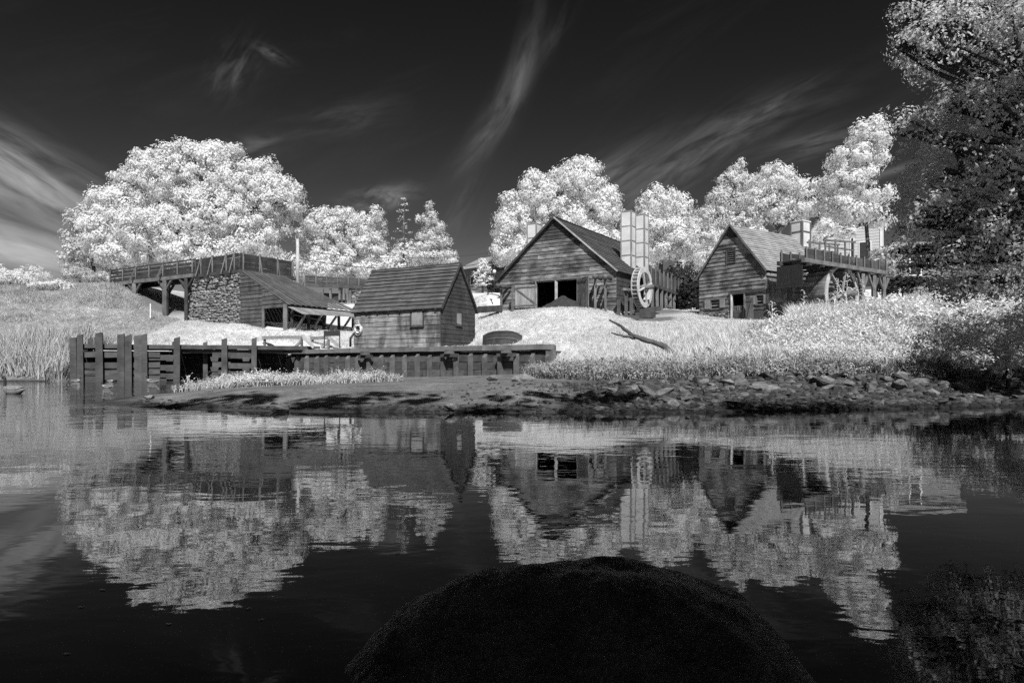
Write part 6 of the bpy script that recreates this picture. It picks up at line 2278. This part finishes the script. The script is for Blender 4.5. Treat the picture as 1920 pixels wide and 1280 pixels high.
scatter('sandbar_plants', 'bright leafy seedlings along the back of the sand bar', 'plants', sb, 1.3 + 1.3 * vnoise(sb[:, 0], sb[:, 1], .8, 3), g_seed, 9, tilt=.2)
pg = spread([(11.5, 29), (15, 27.5), (21, 28), (26, 33), (26, 38), (20, 38), (15, 37)], 4200, 15, clumpy=.56, zmin=.6)
scatter('plume_grass', 'tall feathery plume grass in clumps among the bright weeds', 'grass', pg, np.where(pg[:, 0] > 18.5, 1.1, .72), g_plume, 15, tilt=.14)
rl = spread([(-70, 47.9), (-32, 48.5), (-32, 49.6), (-70, 49.2)], 1300, 12)
scatter('shore_litter', 'dry broken stalks lying along the left water edge', 'stalks', rl, .8, g_weed_d, 12, tilt=.9)

# ---- tall weeds that stand out one by one before the dark wheel
def tall_weed(px, py_top, D, seed, label):
    rng = random.Random(seed)
    top = pt(px, py_top, D)
    base = Vector((top.x + rng.uniform(-.2, .2), D, gz(top.x, D)))
    root = empty('tall_weed', tuple(base), label, 'plant', 'tall weeds before the dark water wheel')
    mb = MB()
    mb.tube([base, base.lerp(top, .5) + Vector((rng.uniform(-.06, .06), 0, 0)), top], [.022, .018, .01], 5)
    mb.build('stem', M['reed'], root)
    V, F = [], []
    n = 26
    for i in range(n):
        t = .3 + .7 * i / n
        c = base.lerp(top, t)
        a = i * 2.4 + rng.uniform(-.4, .4)
        ll = (.5 if t < .75 else .26) * rng.uniform(.7, 1.2)
        d = Vector((math.cos(a), math.sin(a), 0))
        s = Vector((-d.y, d.x, 0)) * .035
        k = len(V)
        V += [c - s * .5, c + s * .5, c + d * ll * .5 + UP * ll * .38 + s, c + d * ll * .5 + UP * ll * .38 - s, c + d * ll + UP * ll * rng.uniform(-.15, .35)]
        F += [(k, k + 1, k + 2, k + 3), (k + 3, k + 2, k + 4)]
    mesh('leaves', V, F, M['reed'], root)


for i, (px, py, D, lab) in enumerate([
        (1572, 522, 34, 'tallest leafy weed stalk before the arch of the dark wheel'), (1590, 512, 34.5, 'weed stalk with a bushy tip right of the wheel arch'), (1618, 524, 34, 'leafy weed stalk before the arched flume posts'),
        (1508, 545, 33, 'leafy weed stalk left of the dark wheel'), (1536, 560, 32, 'short weed stalk before the wheel boarding'), (1648, 566, 31, 'low weed stalk at the rightmost flume post'),
        (1697, 580, 28, 'weed stalk before the soft grey shrub'), (1836, 578, 23, 'slender weed stalk in front of the hazy grey shrub'), (1895, 575, 23, 'bushy weed stalk near the right picture edge'), (1875, 585, 23.4, 'leaning weed stalk beside the bushy one at the right edge'), (1448, 565, 36, 'weed stalk before the mill corner')]):
    tall_weed(px, py, D, 200 + i, lab)

# ------------------------------------------------------------------ stones of the riprap
def stone_shapes(n, seed):
    out = []
    import bmesh
    for i in range(n):
        rng = random.Random(seed + i)
        bm = bmesh.new()
        bmesh.ops.create_icosphere(bm, subdivisions=2, radius=1.0)
        planes = [(Vector((rng.uniform(-1, 1), rng.uniform(-1, 1), rng.uniform(-1, 1))).normalized(), rng.uniform(.28, .75)) for _ in range(10)]
        for v in bm.verts:
            for nrm, d in planes:
                k = v.co.dot(nrm)
                if k > d: v.co -= nrm * (k - d) * .92
            v.co += Vector((rng.uniform(-1, 1), rng.uniform(-1, 1), rng.uniform(-1, 1))) * .03
        me = bpy.data.meshes.new('shore_stone')
        bm.to_mesh(me)
        bm.free()
        out.append(me)
    return out


SH = stone_shapes(9, 400)
for me in SH:
    me.materials.append(M['rock'])
rs = np.random.default_rng(77)
zones = [((3.2, 9.0), 'grey angular riprap stone on the bank below the forked dead branch'), ((9.0, 12.0), 'grey riprap stone on the bank below the bright weeds'), ((12.0, 17.5), 'shaded riprap stone on the bank under the overhanging tree'), ((0.2, 3.2), 'scattered stone where the sand bar meets the riprap')]
cnt = 0
placed = []
tries = 0
while cnt < 290 and tries < 9000:
    tries += 1
    x = rs.uniform(0.6, 16.5)
    edge = 15.6 + max(0, x - 4) * .26
    y = edge + rs.uniform(0.0, 1) ** 1.2 * (5.2 if x > 3 else 3.0) + .15
    s = (.085 + .22 * rs.uniform() ** 1.7) * (1.25 if y > edge + 2 else .85) * (.7 if x < 3 else 1)
    if x < 4.5 and rs.uniform() > ((x - .3) / 4.2) ** 1.3: continue
    if any((x - a) ** 2 + (y - b) ** 2 < (.56 * (s + c)) ** 2 for a, b, c in placed): continue
    placed.append((x, y, s))
    o = bpy.data.objects.new('shore_stone', SH[rs.integers(9)])
    col.objects.link(o)
    z = gz(x, y)
    o.location = (x, y, z + s * .18)
    o.rotation_euler = (rs.uniform(-.35, .35), rs.uniform(-.35, .35), rs.uniform(0, 6.28))
    o.scale = (s * rs.uniform(1, 1.7), s * rs.uniform(.8, 1.2), s * rs.uniform(.5, .8))
    lab = [l for (a, b), l in zones if a <= x < b][0]
    size = 'small' if s < .11 else ('middling' if s < .19 else 'large')
    up_bank = 'at the water edge' if y < edge + .9 else ('halfway up the slope' if y < edge + 3 else 'at the top by the weeds')
    lab = size + ' ' + lab.replace('grey angular', 'angular').replace(' on the bank', '') + ', ' + up_bank
    tag(o, lab, 'stone', 'stones of the riprap bank: ' + lab)
    cnt += 1

# smaller stones and gravel between them, one mass
def stone_mass(name, label, pts, sizes, seed):
    rng = np.random.default_rng(seed)
    base = []
    for me in SH[:4]:
        pass
    # low stone: a jittered cuboctahedron-like box of 12 triangles
    c = np.array([(-1, -1, -1), (1, -1, -1), (1, 1, -1), (-1, 1, -1), (-.6, -.6, .8), (.6, -.6, .8), (.6, .6, .8), (-.6, .6, .8)], float)
    f = np.array([(3, 2, 1, 0), (4, 5, 6, 7), (0, 1, 5, 4), (1, 2, 6, 5), (2, 3, 7, 6), (3, 0, 4, 7)])
    n = len(pts)
    v = c[None] * (1 + rng.uniform(-.35, .35, (n, 8, 3)))
    a = rng.uniform(0, 6.28, n)
    ca, sa = np.cos(a), np.sin(a)
    sx = sizes * rng.uniform(.8, 1.6, n)
    vx = v[:, :, 0] * sx[:, None]
    vy = v[:, :, 1] * sizes[:, None]
    vz = v[:, :, 2] * (sizes * rng.uniform(.4, .8, n))[:, None]
    V = np.stack([vx * ca[:, None] - vy * sa[:, None], vx * sa[:, None] + vy * ca[:, None], vz], -1) + pts[:, None, :]
    F = f[None] + (np.arange(n) * 8)[:, None, None]
    o = np_mesh(name, V.reshape(-1, 3), F.reshape(-1, 4), M['pebble'])
    return tag(o, label, 'gravel', kind='stuff')


n = 5200
x = rs.uniform(-2.5, 24, n)
y = 15.35 + np.maximum(0, x - 4) * .26 + rs.uniform(0, 1, n) ** 1.1 * 6.0
pz = ground(x, y)
k = (pz > -.15) & (rs.uniform(0, 1, n) < np.clip((x + 2.5) / 6, 0, 1) ** 1.5)
stone_mass('shore_gravel', 'small broken stones filling the riprap bank at the water edge', np.stack([x, y, pz + .02], 1)[k], (rs.uniform(.035, .12, n) * np.clip((x + 1) / 5.5, .3, 1))[k], 5)
n = 420
x = rs.uniform(-10.5, 1, n)
y = np.interp(x, [-10.6, -8.4, -5.2, -1.55, 1.7], [18.6, 17.1, 16.0, 15.5, 15.8]) + rs.uniform(-.15, 1, n) ** 2 * .9
pz = ground(x, y)
stone_mass('tide_pebbles', 'small dark pebbles along the front edge of the sand bar', np.stack([x, y, pz], 1), rs.uniform(.02, .06, n), 6)
for x, y, s, lab in [(-10.2, 19.2, .16, 'pale flat stone at the left tip of the sand bar'), (-9.0, 20.3, .1, 'small stone behind the tip of the sand bar'), (-5.35, 15.75, .22, 'dark stump-like rock at the water edge of the sand bar'), (-1.3, 15.6, .2, 'dark rock at the waterline below the hut'),
                     (-0.7, 23.5, .22, 'lone stone on the sand left of the riprap'), (.4, 22.5, .3, 'larger lone stone on the sand beside the riprap')]:
    o = bpy.data.objects.new('shore_stone', SH[int(s * 100) % 9])
    col.objects.link(o)
    o.location = (x, y, gz(x, y) + s * .3)
    o.scale = (s * 1.5, s, s * .8)
    tag(o, lab, 'stone', 'lone stones on the sand bar')

# ------------------------------------------------------------------ the boulder in the foreground
def boulder(name, label, cx, cy, prof, depth_near, depth_far, seed):
    """a rounded weed-covered rock: ridge line prof = [(x, z)], falling away to front and back"""
    n, m = 240, 120
    xs = np.array([p[0] for p in prof])
    zs = np.array([p[1] for p in prof])
    V = []
    rng = np.random.default_rng(seed)
    x = np.linspace(xs[0], xs[-1], n)
    top = np.interp(x, xs, zs)
    ker = np.ones(9) / 9
    top = np.convolve(np.pad(top, 4, 'edge'), ker, 'valid')
    t = np.linspace(-1, 1, m)
    XX, TT = np.meshgrid(x, t)
    ZT = np.tile(top, (m, 1))
    prof_t = np.where(TT < 0, 1 - np.abs(TT) ** 2.1, 1 - np.abs(TT) ** 2.6)
    wid = np.sqrt(np.clip(1 - ((XX - x.mean()) / ((x[-1] - x[0]) / 2)) ** 2, 0.02, 1))
    YY = np.where(TT < 0, TT * depth_near, TT * depth_far) * wid
    Z = (ZT + .33) * prof_t - .35
    wid_n = np.where(TT < 0, 1.0, wid)
    YY = np.where(TT < 0, TT * depth_near, TT * depth_far) * wid_n
    mid = x.mean()
    XXs = mid + (XX - mid) * np.where(TT < 0, 1 + .22 * np.abs(TT) ** 1.3, 1.0) + 0.06 * vnoise(XX, YY, .3, seed)
    Z = Z + vnoise(XX, YY, .34, seed + 1) * .11 + vnoise(XX, YY, .15, seed + 2) * .035 + vnoise(XX, YY, .06, seed + 3) * .014 + vnoise(XX, YY, .026, seed + 4) * .006
    V = np.stack([XXs + cx, YY + cy, Z], -1).reshape(-1, 3)
    idx = np.arange(n * m).reshape(m, n)
    F = np.stack([idx[:-1, :-1], idx[:-1, 1:], idx[1:, 1:], idx[1:, :-1]], -1).reshape(-1, 4)
    o = np_mesh(name, V, F, M['boulder'], smooth=True)
    return tag(o, label, 'boulder')


boulder('foreground_boulder', 'large dark rounded boulder breaking the water in the foreground', 0, 2.6,
        [(-.75, -.3), (-.6, .0), (-.447, .109), (-.325, .16), (-.163, .215), (0, .272), (.163, .309), (.345, .329), (.488, .313), (.65, .262), (.79, .211), (.894, .17), (.965, .08), (1.04, -.03), (1.2, -.33)], .95, .5, 3)
boulder('foreground_boulder', 'dark rock just showing at the lower left picture corner', -1.25, 2.02, [(-.5, -.3), (-.3, -.03), (0, .045), (.25, .03), (.42, -.06), (.6, -.3)], .5, .35, 9)
boulder('foreground_boulder', 'low wet rock just breaking the surface at the lower right', 1.55, 2.12, [(-.35, -.25), (-.15, -.02), (.02, .015), (.15, -.01), (.35, -.25)], .25, .2, 11)

# ------------------------------------------------------------------ leaves on the water
lm = bpy.data.meshes.new('floating_leaf')
V = [(math.cos(a) * (.5 + .12 * math.cos(2 * a)), math.sin(a) * .28, .004 + .02 * math.cos(a) ** 2) for a in [2 * math.pi * i / 10 for i in range(10)]]
lm.from_pydata(V, [], [tuple(range(10))])
lm.materials.append(M['fallen_leaf'])
for px, py in [(122, 1017), (152, 1138), (192, 1106), (316, 1170), (466, 1141), (490, 1162), (654, 1032), (745, 1038), (1735, 1230), (1910, 1248), (124, 1226), (1480, 1064)]:
    D = F_PX * CAM_Z / (py - HOR)
    o = bpy.data.objects.new('floating_leaf', lm)
    col.objects.link(o)
    o.location = ((px - 960) / F_PX * D, D, .004)
    s = .022 * (1.0 if D < 3.2 else 1.2) * (1.0 if px != 1910 else 1.6)
    o.scale = (s, s, s)
    o.rotation_euler = (0, 0, px * 1.7)
    tag(o, 'small pale leaf floating on the dark water', 'leaf', 'floating leaves')


# ------------------------------------------------------------------ waterfowl
M['goose_body'] = plain('goose_feathers', .17, .8, .25, 9)
M['goose_dark'] = plain('black_feathers', .015, .7, .2)
M['duck_body'] = plain('duck_feathers', .28, .8, .3, 14)


def bird(name, px, py, D, Lb, heading, label, goose=False, s_neck=1.0, head_down=False):
    p = Vector(((px - 960) / F_PX * D, D, 0))
    root = empty(name, tuple(p), label, 'goose' if goose else 'duck')
    Mf = Matrix.Translation(p) @ Matrix.Rotation(heading, 4, 'Z') @ Matrix.Diagonal((Lb, Lb * 1.1, Lb * (1.45 if goose else 1.2), 1))
    # body: one skin of rings from tail to breast, then neck and head
    rings = [(-.56, .13, .012, .012), (-.48, .12, .05, .03), (-.34, .10, .12, .10), (-.1, .09, .17, .15), (.12, .09, .175, .16), (.28, .11, .14, .13), (.38, .15, .09, .09)]
    nk = .20 if goose else .10
    if head_down:
        neck = [(.42, .2, .06, .06), (.5, .19, .05, .05), (.58, .13, .05, .055), (.64, .08, .04, .045), (.7, .05, .02, .02)]
    else:
        neck = [(.39, .22, .06, .06), (.385, .22 + nk * .5, .05, .055), (.385, .22 + nk, .05, .055), (.42, .28 + nk, .052, .06), (.48, .275 + nk, .04, .045), (.55, .255 + nk, .018, .014)]
    seg = 12
    allr = rings + neck
    V, F = [], []
    for i, (x, z, ry, rz) in enumerate(allr):
        a = allr[max(i - 1, 0)]
        b = allr[min(i + 1, len(allr) - 1)]
        dx, dz = b[0] - a[0], b[1] - a[1]
        l = math.hypot(dx, dz) or 1
        nx_, nz_ = -dz / l, dx / l
        if i < 6: nx_, nz_ = 0, 1
        for k in range(seg):
            t = 2 * math.pi * k / seg
            V.append((x + nx_ * rz * math.sin(t), ry * math.cos(t), z + nz_ * rz * math.sin(t)))
    for i in range(len(allr) - 1):
        for k in range(seg):
            a, b = i * seg + k, i * seg + (k + 1) % seg
            F.append((a, b, b + seg, a + seg))
    F += [tuple(range(seg)), tuple((len(allr) - 1) * seg + k for k in reversed(range(seg)))]
    o = mesh('body', V, F, M['goose_body'] if goose else M['duck_body'], root, Mf, True)
    o.data.materials.append(M['goose_dark'])
    for f in o.data.polygons:
        if min(f.vertices) >= 7 * seg: f.material_index = 1
    for sg_ in (-1, 1):
        W = [(-.5, sg_ * .05, .20), (-.3, sg_ * .155, .14), (0, sg_ * .19, .13), (.2, sg_ * .18, .14), (.15, sg_ * .13, .22), (-.1, sg_ * .10, .245), (-.35, sg_ * .06, .22)]
        V = W + [(a, b * .8, c - .01) for a, b, c in W]
        n = 7
        mesh('wing', V, [tuple(range(n)), tuple(reversed(range(n, 2 * n)))] + [(i, (i + 1) % n, n + (i + 1) % n, n + i) for i in range(n)], M['goose_body'] if goose else M['timber'], root, Mf)
    if goose:
        MB().tube([(.41, -.056, .25 + nk), (.43, -.058, .30 + nk)], .02, 6).build('cheek_patch', M['white'], root, Mf)


bird('swimming_goose', 25, 738, 26.5, .9, R(175), 'large dark-necked goose swimming at the left picture edge', True)
bird('swimming_duck', 201, 726, 34, .55, R(185), 'duck swimming nearest the pier with its pale side showing')
bird('swimming_duck', 143, 714, 47, .62, R(10), 'pale duck close to the leftmost pier post')
bird('swimming_duck', 207, 713.5, 47, .5, R(0), 'duck dabbling between the pier posts', False, 1, True)
bird('swimming_duck', 286, 716, 45, .85, R(180), 'larger grey bird floating before the right part of the pier')
